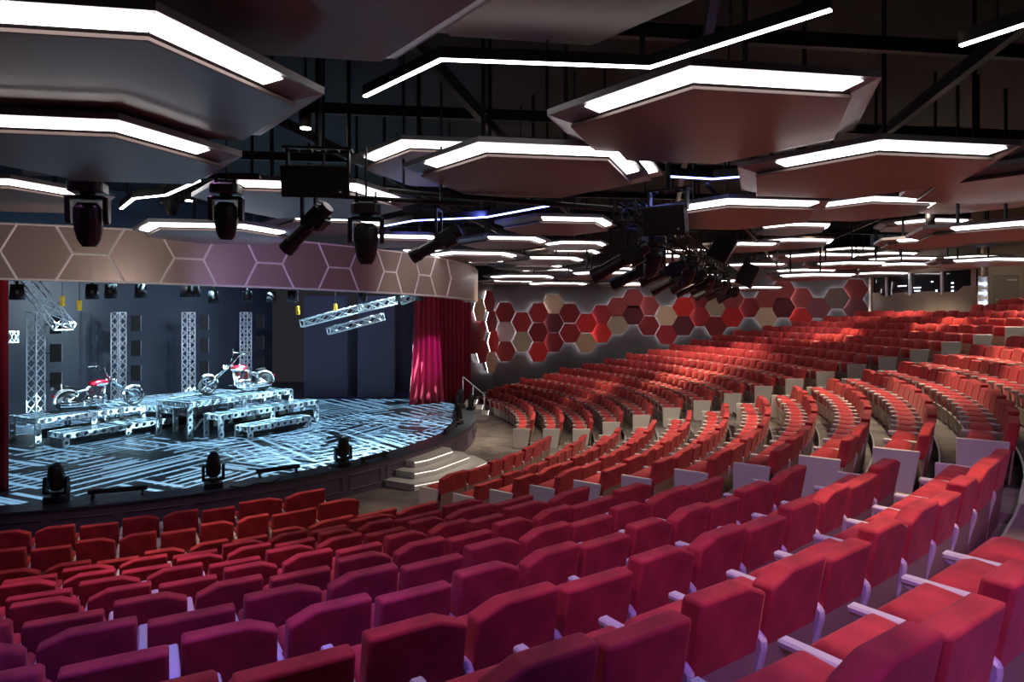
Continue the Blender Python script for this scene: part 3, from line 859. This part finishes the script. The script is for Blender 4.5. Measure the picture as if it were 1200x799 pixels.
HEXES = [(591, 366, 'dark red'), (591, 388.5, 'pinkish grey'), (591.5, 411.5, 'dark red'), (610, 377.3, 'crimson'), (610.5, 400, 'sage'),
         (629, 366.5, 'crimson'), (629, 389.3, 'dark red'), (629, 412, 'bright red'), (648, 356.3, 'beige'), (648, 378.5, 'maroon'), (648, 401, 'dark red'),
         (667, 367, 'dark red'), (667.5, 390, 'crimson'), (686.3, 378.5, 'bright red'), (686, 401.5, 'tan'), (704.5, 368.4, 'crimson'), (704.5, 390.3, 'bright red'),
         (723, 360, 'dusky red'), (723.5, 380.2, 'sage'), (741.3, 350, 'dusky red'), (741.6, 369, 'maroon'), (759.7, 358.5, 'dusky red'), (759.7, 381.5, 'dark red'),
         (781, 370.2, 'beige'), (781, 392.2, 'crimson'), (800.5, 359.5, 'bright red'), (800.5, 381.5, 'maroon'), (819.7, 350, 'dark red'), (819.3, 371, 'crimson'),
         (839, 359.2, 'sage'), (838.6, 382, 'dark red'), (858, 350.5, 'dusky red'), (858, 371.5, 'bright red'), (878, 360.3, 'dark red'), (898, 350, 'dusky red'),
         (898, 371.5, 'beige'), (918, 340, 'dusky red'), (918, 360.3, 'maroon'), (938.5, 349, 'dusky red'), (938.5, 372.5, 'bright red'), (959.5, 360.7, 'mauve'),
         (980.7, 349.5, 'olive brown'), (1002.5, 339.4, 'dusky red'), (1002.5, 361.4, 'mauve')]
LEFTHEX = [(.30, 0, 'tan', 352+11), (.78, 0, 'dark red', 353), (.82, 0, 'dark red', 377), (.12, 0, 'maroon', 377), (.42, 0, 'dark red', 387), (.84, 0, 'bright red', 400),
           (.16, 0, 'dark red', 401), (.46, 0, 'crimson', 412), (.76, 0, 'tan', 424)]
def wall_hit(u, line_):
    k = (u-600)/F
    for a, b in zip(line_, line_[1:]):
        # (a+(b-a)q).x = k*(...).y
        den = (b.x-a.x)-k*(b.y-a.y)
        if abs(den) < 1e-9: continue
        q = (k*a.y-a.x)/den
        if -.001 <= q <= 1.001:
            d = (b-a).normalized(); return a+(b-a)*q, d
    return None
def wall_hexagon(label, p, d, rr, off, m):
    nrm = Vector((d.y, -d.x, 0))
    o = thing('wall_hexagon', label, 'wall panel', p+nrm*.02, math.atan2(d.y, d.x), 'coloured felt hexagons on the side wall')
    hx = lambda r: [(r*math.cos(PI/3*k), r*math.sin(PI/3*k)) for k in range(6)]
    R = Matrix.Rotation(PI/2, 4, 'X')
    b = MB(); b.prism(hx(rr), off, off+.06, hx(rr)); b.xf(R); b.build('felt_face', m, o, False, .012, 1)
    b = MB(); b.prism(hx(rr*.80), .0, off); b.xf(R); b.build('mount', BLACKM, o)
    b = MB(); n = 6
    o1, i1 = hx(rr*.93), hx(rr*.86)
    for k in range(6):
        k2 = (k+1) % 6
        b.prism([o1[k], o1[k2], i1[k2], i1[k]], off-.028, off-.004)
    b.xf(R); b.build('light_strip', HALO, o)
cols = sorted(set(round(h[0]/6) for h in HEXES)); colgroups = []
for h in sorted(HEXES):
    if colgroups and abs(colgroups[-1][0][0]-h[0]) < 6: colgroups[-1].append(h)
    else: colgroups.append([h])
for ci, g in enumerate(colgroups):
    g.sort(key=lambda h: h[1])
    for k, (u, v, c) in enumerate(g):
        p, d = wall_hit(u, SW); p = p.copy(); p.z = CZ-(v-HV)/F*p.y
        w = 'only' if len(g) == 1 else ('upper', 'lower')[k] if len(g) == 2 else ('upper', 'middle', 'lower')[k]
        wall_hexagon(f'{c} felt hexagon, {w} one in the {ORD[ci+1]} column from the wall corner', p, d, .587, .05+.05*((ci*7+k*3) % 3), PM[c])
for k, (f, _, c, v) in enumerate(sorted(LEFTHEX)):
    a, b = SWL; p = a+(b-a)*f; d = (b-a).normalized(); p = p.copy(); p.z = CZ-(v-HV)/F*p.y
    wall_hexagon(f'{c} felt hexagon on the short wall by the curtain, {ORD[k+1]} from its left end', p, d, .62, .05+.07*(k % 3), PM[c])

# ------------------------------------------------------------------ control booth and back wall
a, b = BW[0], BW[1]; d = (b-a).normalized(); L = (b-a).length; nrm = Vector((d.y, -d.x, 0))      # nrm points away from the house? fixed below
if nrm.dot(Vector((0, 0, 0))-a) < 0: nrm = -nrm
bo = thing('control_booth', 'beige control booth with dark windows behind the back rows', 'booth', (a.x, a.y, 0), math.atan2(d.y, d.x))
zf = 3.3; zs = CZ+.88; zt = CZ+1.75
pts = [(0, zf), (L, zf), (L, zs+.2), (L-.55, zs+.2), (L-.85, zs-.02), (L*.66, zs-.02), (L*.62, zs+.04), (L*.5, zs+.04), (L*.46, zs-.05), (L*.40, zs-.05), (L*.36, zs+.03),
       (L*.27, zs+.03), (L*.23, zs-.1), (L*.13, zs-.1), (L*.08, zs+.07), (0, zs+.07)]
m = MB(); m.prism(pts, -.1, .0); m.xf(Matrix.Rotation(PI/2, 4, 'X')); m.build('parapet', BEIGE, bo)
m = MB(); m.box((L/2, 0, zt+.6), (L+.3, .2, 1.2)); m.box((-.02, .05, (zf+zt)/2), (.25, .2, zt-zf)); m.build('surround', BEIGE, bo)
m = MB(); m.box((L/2, .1, (zs+zt)/2), (L, .02, zt-zs+.3)); m.build('window_glass', GLASS, bo)
for f in (.18, .42, .72, .985):
    m = MB(); m.box((L*f, .02, (zs+zt)/2), (.09, .1, zt-zs+.25)); m.build('mullion', ALU, bo)
for x, z, w, h in ((.33, .33, .5, .05), (.48, .22, .4, .05), (.48, .08, .3, .05), (.62, .45, .10, .05), (.66, .05, .08, .08), (.80, .35, .10, .06), (.80, .18, .10, .06), (.8, .02, .1, .06)):
    m = MB(); m.box((L*x, .075, zs+z), (w, .02, h)); m.build('lit_screen', SCREEN, bo)
m = MB(); p0 = at(1143, HV, 26.2); p1 = at(1158, HV, 31.5); p2 = at(1290, HV, 29.6)
wallseg(m, (p0.x+.0, p0.y), (p1.x, p1.y), 3, 9.6); wallseg(m, (p1.x, p1.y), (p2.x, p2.y), 3, 9.6); struct('wall_back', m, BEIGE)
dd = (p2-p1).normalized(); dp = wall_hit(1178, [p1, p2])[0]
do = link('door_1', None); do.location = (dp.x, dp.y, fz(20)); do.rotation_euler = (0, 0, math.atan2(dd.y, dd.x)); do['kind'] = 'structure'; do['category'] = 'door'; do['label'] = 'taupe door in the back wall right of the booth'
m = MB(); m.box((0, -.06, 1.07), (1.0, .06, 2.14)); m.build('door_leaf', DOORM, do, False, .01, 1)
m = MB(); m.box((-.56, -.06, 1.1), (.1, .12, 2.2)); m.box((.56, -.06, 1.1), (.1, .12, 2.2)); m.box((0, -.06, 2.22), (1.22, .12, .1)); m.build('door_frame', BEIGE, do)
m = MB(); m.box((.25, -.1, 1.95), (.35, .04, .05)); m.tube((-.4, -.13, 1.0), (-.28, -.13, 1.0), .015, 6); m.build('door_hardware', ALU, do)
o = thing('equipment_rack', 'tall chrome-lit equipment rack at the right end of the booth', 'rack', at(1147, HV, 27.6)*1); o.location.z = fz(18)
m = MB()
for x in (-.22, .22): m.box((x, 0, 1.2), (.05, .4, 2.4))
m.box((0, 0, 2.4), (.5, .4, .05)); m.build('frame', ALU, o)
for k in range(7): MB().box((0, -.12, .9+k*.2), (.4, .2, .10)).build('shelf_unit', ALU if k % 2 else SCREEN, o)

# ------------------------------------------------------------------ ceiling
m = MB(); m.prism([(-34, -4), (34, -4), (34, 42), (-34, 42)], 9.6, 9.8); struct('ceiling', m, CEILB)
HEXA = math.radians(9)
def hexp(r, rot=0): return [(r*math.cos(PI/3*k+rot), r*math.sin(PI/3*k+rot)) for k in range(6)]
PANELS3 = []
def clash(c, z, r):
    k = (c.y-7.6)/18.6
    if -.15 < k < 1.1 and abs(c.x-(1.1+8.1*k)) < r*1.3+.9 and z < CZ+1.64 and z > CZ+.9: return True
    for c2, z2, r2 in PANELS3:
        if (Vector((c.x, c.y))-Vector((c2.x, c2.y))).length < (r+r2)*1.12 and abs(z-z2) < .40: return True
    return False
def ceiling_panel(label, c, z, r=1.4, lit=(4, 5, 3), rods=2, rot=HEXA):
    """hexagonal panel: underside at height z, r = its corner radius; edges 4 = facing the camera, 5 right, 3 left"""
    PANELS3.append((c, z, r))
    o = thing('ceiling_panel', label, 'ceiling panel', (c.x, c.y, z), rot, 'hexagonal ceiling panels with lit edges')
    g = .11; R = r*1.15
    lo, up = hexp(r*.985), hexp(R)
    b = MB(); b.prism(lo, 0, .035); b.build('underside', BRONZE, o, False, .006, 1)
    b = MB(); b.prism(hexp(r*.97), .045, g, hexp(R*.985)); b.prism(up, g, g+.06, up); b.build('tray', TRAYM, o)
    l2 = hexp(r*.98)
    for e in lit:
        i, j = e, (e+1) % 6
        A, B = Vector((*l2[i], .058)), Vector((*l2[j], .058)); C, D = Vector((*up[j], g-.004))*1, Vector((*up[i], g-.004))
        n = ((A+B)/2).normalized(); n.z = -.0
        f0, f1 = (.0, 1.0)
        if e != lit[0]: f0, f1 = ((.0, .72) if e == 5 else (.28, 1.0) if e == 3 else (.15, .85))
        elif len(lit) == 1: f0, f1 = .06, .94
        else:
            f0 = .0 if 3 in lit else .07; f1 = 1.0 if 5 in lit else .93
        off = Vector((n.x, n.y, -1)).normalized()*.012
        q = lambda f, h: A.lerp(B, f).lerp(D.lerp(C, f), h)+off
        b = MB(); b.add([q(f0, .05), q(f1, .05), q(f1, .80), q(f0, .80)], [(0, 1, 2, 3)])
        b.add([p-off*.6 for p in (q(f0, .05), q(f1, .05), q(f1, .80), q(f0, .80))], [(3, 2, 1, 0)])
        b.build('light_strip', GLOW, o)
    for k in range(rods):
        x = (-.5+k)*r*.8 if rods > 1 else 0
        b = MB(); b.tube((x, r*.2, g+.06), (x, r*.2, g+.06+min(2.6, 9.55-z-g)), .03, 6); b.build('hanging_rod', PIPE, o)
    return o
def V2(x, y): return Vector((x, y, 0))
NEAR = [
 ('big bluish hexagonal ceiling panel filling the top left corner', V2(-3.15, 5.15), 1.70, 1.4, (4, 5, 3)),
 ('bluish hexagonal ceiling panel just below the top-left corner panel', V2(-4.14, 6.47), 1.49, 1.2, (4, 5)),
 ('blue-grey hexagonal panel at the left edge below two others', V2(-7.85, 10.1), 1.72, 1.35, (4, 5)),
 ('unlit grey hexagonal panel overhead at the top edge, left of centre', V2(-1.64, 4.25), 2.15, 1.45, ()),
 ('unlit brown hexagonal panel overhead at the top centre edge', V2(.28, 5.1), 2.62, 1.4, ()),
 ('brown hexagonal panel in the centre with three glowing edges', V2(.22, 8.4), 1.70, 1.4, (4, 5, 3)),
 ('grey hexagonal panel tucked behind the left of the central one', V2(-.86, 9.95), 2.14, 1.4, (4, 3)),
 ('hexagonal panel peeking out behind the right of the central one', V2(1.3, 12.4), 2.56, 1.45, (4, 5)),
 ('large brown hexagonal panel overhead right of centre, under open ceiling', V2(1.95, 6.5), 1.78, 1.42, (4, 3)),
 ('large brown hexagonal panel at upper right, overlapping its left neighbour', V2(4.28, 8.0), 1.62, 1.4, (4, 3)),
 ('brown hexagonal panel cut off by the right picture edge', V2(6.95, 8.75), 1.66, 1.38, (4,)),
 ('brown hexagonal panel with blue-lit rim right of the truss head', V2(3.65, 10.75), 1.52, 1.38, (4, 3)),
 ('blue-grey hexagonal panel behind the loudspeaker over the stage front', V2(-3.0, 9.55), 1.54, 1.4, (4, 5)),
 ('hexagonal panel hanging in front of the bronze header', V2(-5.45, 12.1), 1.38, 1.3, (4, 5, 3)),
 ('hexagonal panel half hidden behind the slanting spotlight', V2(-4.0, 14.4), 1.83, 1.3, (4, 5)),
]
for lab, c, z, r, lit in NEAR: ceiling_panel(lab, c, CZ+z, r, lit)
# further ones: (u left, u right, v of the lit edge, preferred height)
FAR = [(628, 707, 262, 1.66), (567, 628, 283, 1.68), (660, 703, 287.5, 1.9), (529, 592, 300, 1.62), (611, 680, 305, 1.62), (593, 658, 312.5, 1.55), (629, 672, 318, 1.55),
       (583, 655, 326, 1.45), (572, 620, 331, 1.42), (632, 688, 334, 1.2), (670, 712, 325, 1.5), (695, 738, 317, 1.6), (693, 738, 322.5, 1.5), (722, 755, 335, 1.2),
       (1015, 1105, 240, 1.64), (1149, 1240, 230, 1.95), (865, 914, 289.5, 1.65), (920, 978, 284.5, 2.0), (925, 972, 267, 2.1), (1090, 1149, 283.5, 1.62),
       (1152, 1230, 281, 2.05), (1186, 1290, 268.5, 1.35), (1145, 1240, 307, 1.5), (1052, 1102, 312, 1.6), (1035, 1114, 305, 2.0), (990, 1042, 311, 1.6),
       (950, 1011, 301, 1.7), (1023, 1086, 299, 1.95), (920, 980, 301, 1.8), (857, 943, 312, 1.45), (921, 996, 318.5, 1.45), (886, 920, 322.5, 1.5), (839, 868, 324, 1.5),
       (1013, 1075, 322, 1.4), (949, 1008, 325, 1.4), (930, 970, 328.5, 1.35), (898, 933, 332, 1.25), (842, 866, 332, 1.25), (825, 859, 340.5, 1.0), (879, 920, 339, 1.02),
       (1127, 1200, 303, 1.9), (445, 500, 282, 1.55), (560, 590, 308, 1.9), (770, 800, 303, 1.6), (800, 845, 328, 1.35), (755, 800, 322, 1.5), (735, 790, 312, 1.6), (640, 700, 296, 1.9), (985, 1040, 293, 2.1), (1085, 1140, 262, 2.3), (800, 850, 296, 1.9), (470, 520, 297, 1.8), (1002, 1050, 318.5, 1.75)]
FAR2 = []
for u0, u1, v, z in FAR:
    best = None
    for dz in (0, .06, -.06, .12, -.12, .2, -.2, .28, -.28, .36, .42, -.36, .5, .6, .7, .85, 1.0, 1.2):
        zz = z+dz; Y = zz*F/(HV-v)
        r = min(1.4, max(.95, (u1-u0)/F*Y/1.15))
        if Y > 31.2: continue
        c = V2(((u0+u1)/2-600)/F*Y-.19*r*.87, Y+.866*r)
        if not clash(c, CZ+zz, r): best = (c, zz, r); break
    if best: FAR2.append((*best, (u0+u1)/2, v)); PANELS3.append((best[0], CZ+best[1], best[2]))
    else: print('no place', u0, u1, v)
for q in FAR2: PANELS3.pop()
# label by band of distance (top to bottom in view) and order from the left
FAR2.sort(key=lambda q: q[4]); bands = []
for q in FAR2:
    if bands and q[4]-bands[-1][0][4] < 9 and len(bands[-1]) < 9: bands[-1].append(q)
    else: bands.append([q])
for bi, bd in enumerate(bands):
    bd.sort(key=lambda q: q[3])
    for k, (c, z, r, u, v) in enumerate(bd):
        col = 'brown' if u > 780 else 'grey-brown'
        place = 'over the middle of the house' if u < 780 else 'over the rear seats'
        pos = 'only' if len(bd) == 1 else f'{ORD[k+1]} from left'
        ceiling_panel(f'{col} lit-edged hexagonal ceiling panel, {pos} in the {ORD[bi+1]} receding band {place}', c, CZ+z, r, (4, 5, 3) if (bi+k) % 2 else (4, 3) if u > 780 else (4, 5), 2)
# zig-zag light bars
def light_bar(label, pts, glow, w=.055, h=.11, rods=True):
    c = Vector(pts[0]); o = link('light_bar', None); o.location = c; tag(o, label, 'light bar', 'suspended zig-zag light bars')
    P = [Vector(p)-c for p in pts]
    b = MB(); g = MB()
    for p, q in zip(P, P[1:]):
        d = q-p; a = math.atan2(d.y, d.x); L = d.length
        b.box((p+q)/2+Vector((0, 0, h/2)), (L+w*.5, w, h), a)
        g.box((p+q)/2-Vector((0, 0, .008)), (L+w*.4, w*.8, .016), a)
    b.build('housing', BLACK, o); g.build('diffuser', glow, o)
    if rods:
        for p, q in zip(P, P[1:]):
            m_ = (p+q)/2; MB().tube(m_+Vector((0, 0, h)), m_+Vector((0, 0, 1.8)), .012, 5).build('hanging_rod', PIPE, o)
def bar_pts(z, px): return [at(u, v, z*F/(HV-v)) for u, v in px]
light_bar('long white zig-zag light bar overhead at top centre', bar_pts(2.4, [(428, 112), (517, 69), (762, 78), (972, 11)]), BARGLOW)
light_bar('white light bar entering from the top right picture edge', bar_pts(2.25, [(1127, 52), (1215, 23), (1330, 5)]), BARGLOW)
light_bar('short white zig-zag light bar left of the hung moving lights', bar_pts(1.78, [(142, 244), (157, 232), (195, 228), (233, 211)]), BARGLOW)
light_bar('long blue light bar between the header and the central panel', bar_pts(1.75, [(447, 265), (485, 258), (570, 254), (657, 238)]), BLUEGLOW, .06)
light_bar('short blue light bar right of the central panel', bar_pts(1.85, [(782, 206), (835, 209), (874, 206)]), BLUEGLOW, .05)
# black steelwork under the roof
def beam(label, a, b, w=.10, h=.16):
    a = Vector(a); b = Vector(b); d = b-a; L = d.length
    M, _ = dirq(a, b)
    o = link('roof_beam', None); o.matrix_world = M; tag(o, label, 'beam', 'black steel beams under the roof')
    MB().box((L/2, 0, 0), (L, .02, h)).build('web', PIPE, o)
    for z, nm in ((h/2, 'flange'), (-h/2, 'flange')): MB().box((L/2, 0, z), (L, w, .02)).build(nm, PIPE, o)
names = ['nearest', 'second nearest', 'third nearest', 'fourth nearest', 'fifth nearest', 'sixth nearest']
for k in range(6):
    y = 6.5+k*3.6; beam(f'black cross beam under the roof, {names[k]} to the viewer', (-9, y, CZ+3.4), (16, y+3.2, CZ+3.4))
for k in range(5):
    x = -5+k*3.4; beam(f'black lengthwise beam under the roof, {ORD[k+1]} from the left', (x, 5.5, CZ+3.15), (x+5.5, 30, CZ+3.15))
for k, (u, v, Y) in enumerate(((358, 150, 10.5), (223, 235, 12.5), (1090, 266, 15))):
    o = thing('downlight', ['round recessed-style downlight glowing above the loudspeaker', 'small cylinder downlight behind the zig-zag bar', 'small square downlight over the rear seats'][k], 'downlight', at(u, v, Y), 0, 'ceiling downlights')
    MB().tube((0, 0, .0), (0, 0, .32), .10, 14).build('can', BLACK, o, True); MB().tube((0, 0, -.012), (0, 0, 0), .085, 14).build('lamp_disc', DOWNL, o, True)
    MB().tube((0, 0, .32), (0, 0, 1.6), .02, 6).build('rod', PIPE, o)

# ------------------------------------------------------------------ light
def spot(name, loc, target, power, col, size=60, blend=.6, r=.15):
    l = bpy.data.lights.new(name, 'SPOT'); l.energy = power; l.color = col; l.spot_size = math.radians(size); l.spot_blend = blend; l.shadow_soft_size = r
    o = bpy.data.objects.new(name, l); COL.objects.link(o); o.location = loc
    o.rotation_euler = (Vector(target)-Vector(loc)).to_track_quat('-Z', 'Y').to_euler()
    return o
def gobo(name, s0, t0, z0, power, col, ang, seed, rect):
    """projector straight above the stage throwing a maze of bars; rect = part of the stage floor it covers (s0, s1, t0, t1)"""
    l = bpy.data.lights.new(name, 'SPOT'); l.energy = power; l.color = col; l.spot_size = math.radians(160); l.spot_blend = .1; l.shadow_soft_size = .015
    o = bpy.data.objects.new(name, l); COL.objects.link(o); o.location = st(s0, t0, z0); o.rotation_euler = (0, 0, math.atan2(SA.y, SA.x))
    l.use_nodes = True; nt = l.node_tree; N = nt.nodes; K = nt.links
    em = N['Emission']
    tc = N.new('ShaderNodeTexCoord'); sp = N.new('ShaderNodeSeparateXYZ'); K.new(tc.outputs['Normal'], sp.inputs[0])
    def M(op, a, b=None):
        n = N.new('ShaderNodeMath'); n.operation = op
        for i, x in enumerate((a, b)):
            if x is None: continue
            if isinstance(x, (int, float)): n.inputs[i].default_value = x
            else: K.new(x, n.inputs[i])
        return n.outputs[0]
    h = z0-STZ; nz = M('ABSOLUTE', sp.outputs[2])
    X = M('MULTIPLY', M('DIVIDE', sp.outputs[0], nz), h); Y = M('MULTIPLY', M('DIVIDE', sp.outputs[1], nz), h)
    ca, sa = math.cos(ang), math.sin(ang)
    x = M('ADD', M('MULTIPLY', X, ca), M('MULTIPLY', Y, sa)); y = M('SUBTRACT', M('MULTIPLY', Y, ca), M('MULTIPLY', X, sa))
    def layer(kx, ky, lines, sd, width, prob):
        cx = M('FLOOR', M('MULTIPLY', x, kx)); cy = M('FLOOR', M('MULTIPLY', y, ky))
        cmb = N.new('ShaderNodeCombineXYZ'); K.new(cx, cmb.inputs[0]); K.new(cy, cmb.inputs[1]); cmb.inputs[2].default_value = sd
        w = N.new('ShaderNodeTexWhiteNoise'); K.new(cmb.outputs[0], w.inputs['Vector'])
        s2 = N.new('ShaderNodeSeparateColor'); K.new(w.outputs['Color'], s2.inputs[0])
        pick = M('GREATER_THAN', s2.outputs[0], .5)
        fx = M('FRACT', M('MULTIPLY', x, lines)); fy = M('FRACT', M('MULTIPLY', y, lines))
        c = M('ADD', M('MULTIPLY', pick, fx), M('MULTIPLY', M('SUBTRACT', 1, pick), fy))
        return M('MULTIPLY', M('LESS_THAN', c, width), M('GREATER_THAN', s2.outputs[1], prob))
    a = layer(.7, 1.1, 2.2, seed, .30, .2); b = layer(1.0, .62, 3.4, seed+5, .30, .4)
    tot = M('ADD', M('MAXIMUM', a, b), .012)
    r0, r1, r2, r3 = rect
    for q in (M('GREATER_THAN', X, r0-s0), M('LESS_THAN', X, r1-s0), M('GREATER_THAN', Y, r2-t0), M('LESS_THAN', Y, r3-t0)): tot = M('MULTIPLY', tot, q)
    # keep the beam inside the curved lip of the stage
    gx = M('ADD', X, s0); gy = M('ADD', Y, t0)
    rr = M('ADD', M('MULTIPLY', gx, gx), M('MULTIPLY', gy, gy)); tot = M('MULTIPLY', tot, M('LESS_THAN', rr, 11.0**2))
    tot = M('MULTIPLY', tot, M('LESS_THAN', M('SUBTRACT', M('MULTIPLY', gy, .87), M('MULTIPLY', gx, .493)), 5.2))
    # even field: undo the fall-off towards the edge of the throw
    K.new(M('DIVIDE', tot, M('POWER', M('MAXIMUM', nz, .3), 3)), em.inputs['Strength'])
gobo('stage_gobo_light', 6.3, -2.5, 8.4, 15000, (.50, .85, 1), .1, 1, (-3.6, 11, -11, 4.5))
gobo('stage_gobo_light', 6.5, 4.5, 8.4, 15000, (.50, .85, 1), -.35, 9, (-1.0, 11, -3, 9))
spot('stage_wash_light', st(5.5, -2, 7.4), st(-4.6, 1, 2.5), 500, (.30, .50, .95), 95, .9, .4)
spot('stage_wash_light', st(6, 5, 7.4), st(-1, 7.5, 2.5), 350, (.35, .42, 1), 80, .9, .4)
spot('bike_light', st(7.5, -3.5, 6.5), b0+Vector((.5, .6, .7)), 1300, (.85, .95, 1), 26, .7, .1)
spot('bike_light', st(9.0, 1.5, 6.5), st(3.9, .5, 2.3), 1300, (.85, .95, 1), 22, .7, .1)
spot('tower_light', st(4, 1, 6.8), st(-3, 1.5, 2.2), 1100, (.8, .85, 1), 90, .8, .2)
spot('truss_light', st(10.5, 4.5, 4.8), at(410, 370, 24), 1000, (.65, .9, 1), 40, .8, .1)
spot('truss_light', st(6.5, -6, 4.4), at(52, 355, 20.5), 500, (.65, .9, 1), 40, .8, .1)
spot('curtain_light', st(10.5, 7.0, 5.6), Vector((-3.6, 27.4, 2.6)), 1500, (.55, .08, 1), 22, .6, .1)
spot('curtain_light', st(10.5, 9.5, 6.4), Vector((-2.4, 28.9, 3.0)), 700, (1, .55, .5), 40, .8, .1)
spot('curtain_light', (-7, 9, 7.0), Vector((-11.2, 13.5, 2.5)), 260, (1, .25, .5), 50, .8, .1)
# warm house lights over the seats
HOUSE = [(1.0, 24, 1300), (6, 22, 1200), (11, 24, 1200), (8, 29, 1200), (13, 19, 1000), (4, 17, 900), (9, 15, 800), (16, 27, 1000), (15, 14, 700), (-.5, 28.5, 900), (18, 21, 900), (22, 26, 700)]
for x, y, p in HOUSE:
    spot('house_light', (x, y, CZ+3.0), (x-.6, y+.3, 0), p*1.35, (1, .82, .60), 105, .8, .2)
for x, y, p in ((7.0, 26.5, 900), (10.5, 22.0, 700), (13.5, 27.5, 1000), (16, 24.5, 800), (3, 29, 700), (8.5, 18.5, 500), (12.5, 16.5, 500)):     # tight pools
    spot('house_downlight', (x, y, CZ+2.8), (x, y, 1.5), p*1.3, (1, .76, .46), 38, .5, .1)
for x, y, p, a in ((-2.9, 8.9, 900, 30), (-4.3, 9.9, 600, 36), (-.2, 10.6, 900, 32), (1.0, 9.0, 700, 30), (1.0, 6.3, 300, 34), (2.5, 5.3, 900, 34), (3.7, 5.6, 650, 34), (-6.6, 11.6, 330, 40), (2.3, 3.3, 300, 40),
                   (-.5, 15.5, 560, 50), (4.9, 9.8, 650, 44), (3.2, 12.5, 600, 46), (6.4, 12.5, 560, 46), (-3.4, 12.6, 420, 46), (-5.2, 8.6, 120, 40)):
    spot('house_downlight', (x, y, CZ+2.9), (x+.05, y+.05, 0), p, (1, .70, .46), a, .6, .1)
# violet wash above and behind the viewer onto the near rows
for x, y, z, tx, ty, p in ((-4.4, 8.4, 2.9, -4.0, 6.6, 750), (-1.4, 5.6, 2.9, -1.2, 5.2, 420), (-.6, 2.6, 3.0, -.4, 6.0, 300), (2.5, -.3, 2.6, 3.2, 5.6, 430), (-6.2, 7.5, 3.0, -6.4, 9.5, 220), (5.0, 3.0, 2.8, 4.4, 7.2, 220)):
    spot('violet_wash', (x, y, CZ+z), (tx, ty, 1.5), p, (.74, .28, .84), 66, .8, .25)
for x, y, z, tx, ty, p in ((-1.0, 2.4, 3.0, -2.6, 6.0, 800), (2.0, -.2, 2.6, 1.6, 4.6, 330)):
    spot('blue_wash', (x, y, CZ+z), (tx, ty, 1.5), p, (.10, .08, 1), 56, .8, .25)
spot('header_fill', (-6.5, 9.0, CZ+.2), at(90, 300, 12.6), 200, (1, .86, .8), 75, .8, .2)  # added fill spots that brighten the bronze header, no fixtures of the house
spot('header_fill', (-4.5, 10.5, CZ+.2), at(330, 305, 14.5), 230, (.62, .5, 1), 60, .8, .2)
spot('header_fill', (-1.0, 14.0, CZ+.1), at(500, 320, 19), 240, (1, .88, .82), 60, .8, .2)
spot('wall_wash', (6, 27.5, CZ+1.2), at(700, 380, 34.5), 330, (1, .85, .8), 110, .8, .3)
spot('back_wall_fill', (20.5, 27.6, CZ+3), (22.5, 29.5, CZ+.8), 160, (1, .85, .7), 90, .8, .2)  # added spot lifting the otherwise black back wall and door
spot('wall_wash', (13, 26.5, CZ+.8), at(880, 360, 34), 330, (1, .85, .8), 110, .8, .3)
spot('blue_bar_light', (2.3, 8.9, CZ+1.75), (1.35, 8.8, CZ+.7), 70, (.15, .2, 1), 70, .6, .1)
spot('blue_bar_light', (-.6, 11.8, CZ+1.7), (-.6, 13.5, CZ+2.6), 60, (.15, .2, 1), 110, .8, .1)
w = bpy.data.worlds.new('world'); SC.world = w; w.use_nodes = True
w.node_tree.nodes['Background'].inputs[0].default_value = (.55, .55, .7, 1); w.node_tree.nodes['Background'].inputs[1].default_value = .025
SC.view_settings.view_transform = 'Standard'; SC.view_settings.look = 'None'; SC.view_settings.gamma = 1; SC.view_settings.exposure = 0.28
try: SC.view_settings.use_curve_mapping = False
except Exception: pass
SC.cycles.max_bounces = 6; SC.cycles.diffuse_bounces = 3; SC.cycles.glossy_bounces = 3
SC.cycles.sample_clamp_indirect = 6
SC.cycles.use_denoising = True
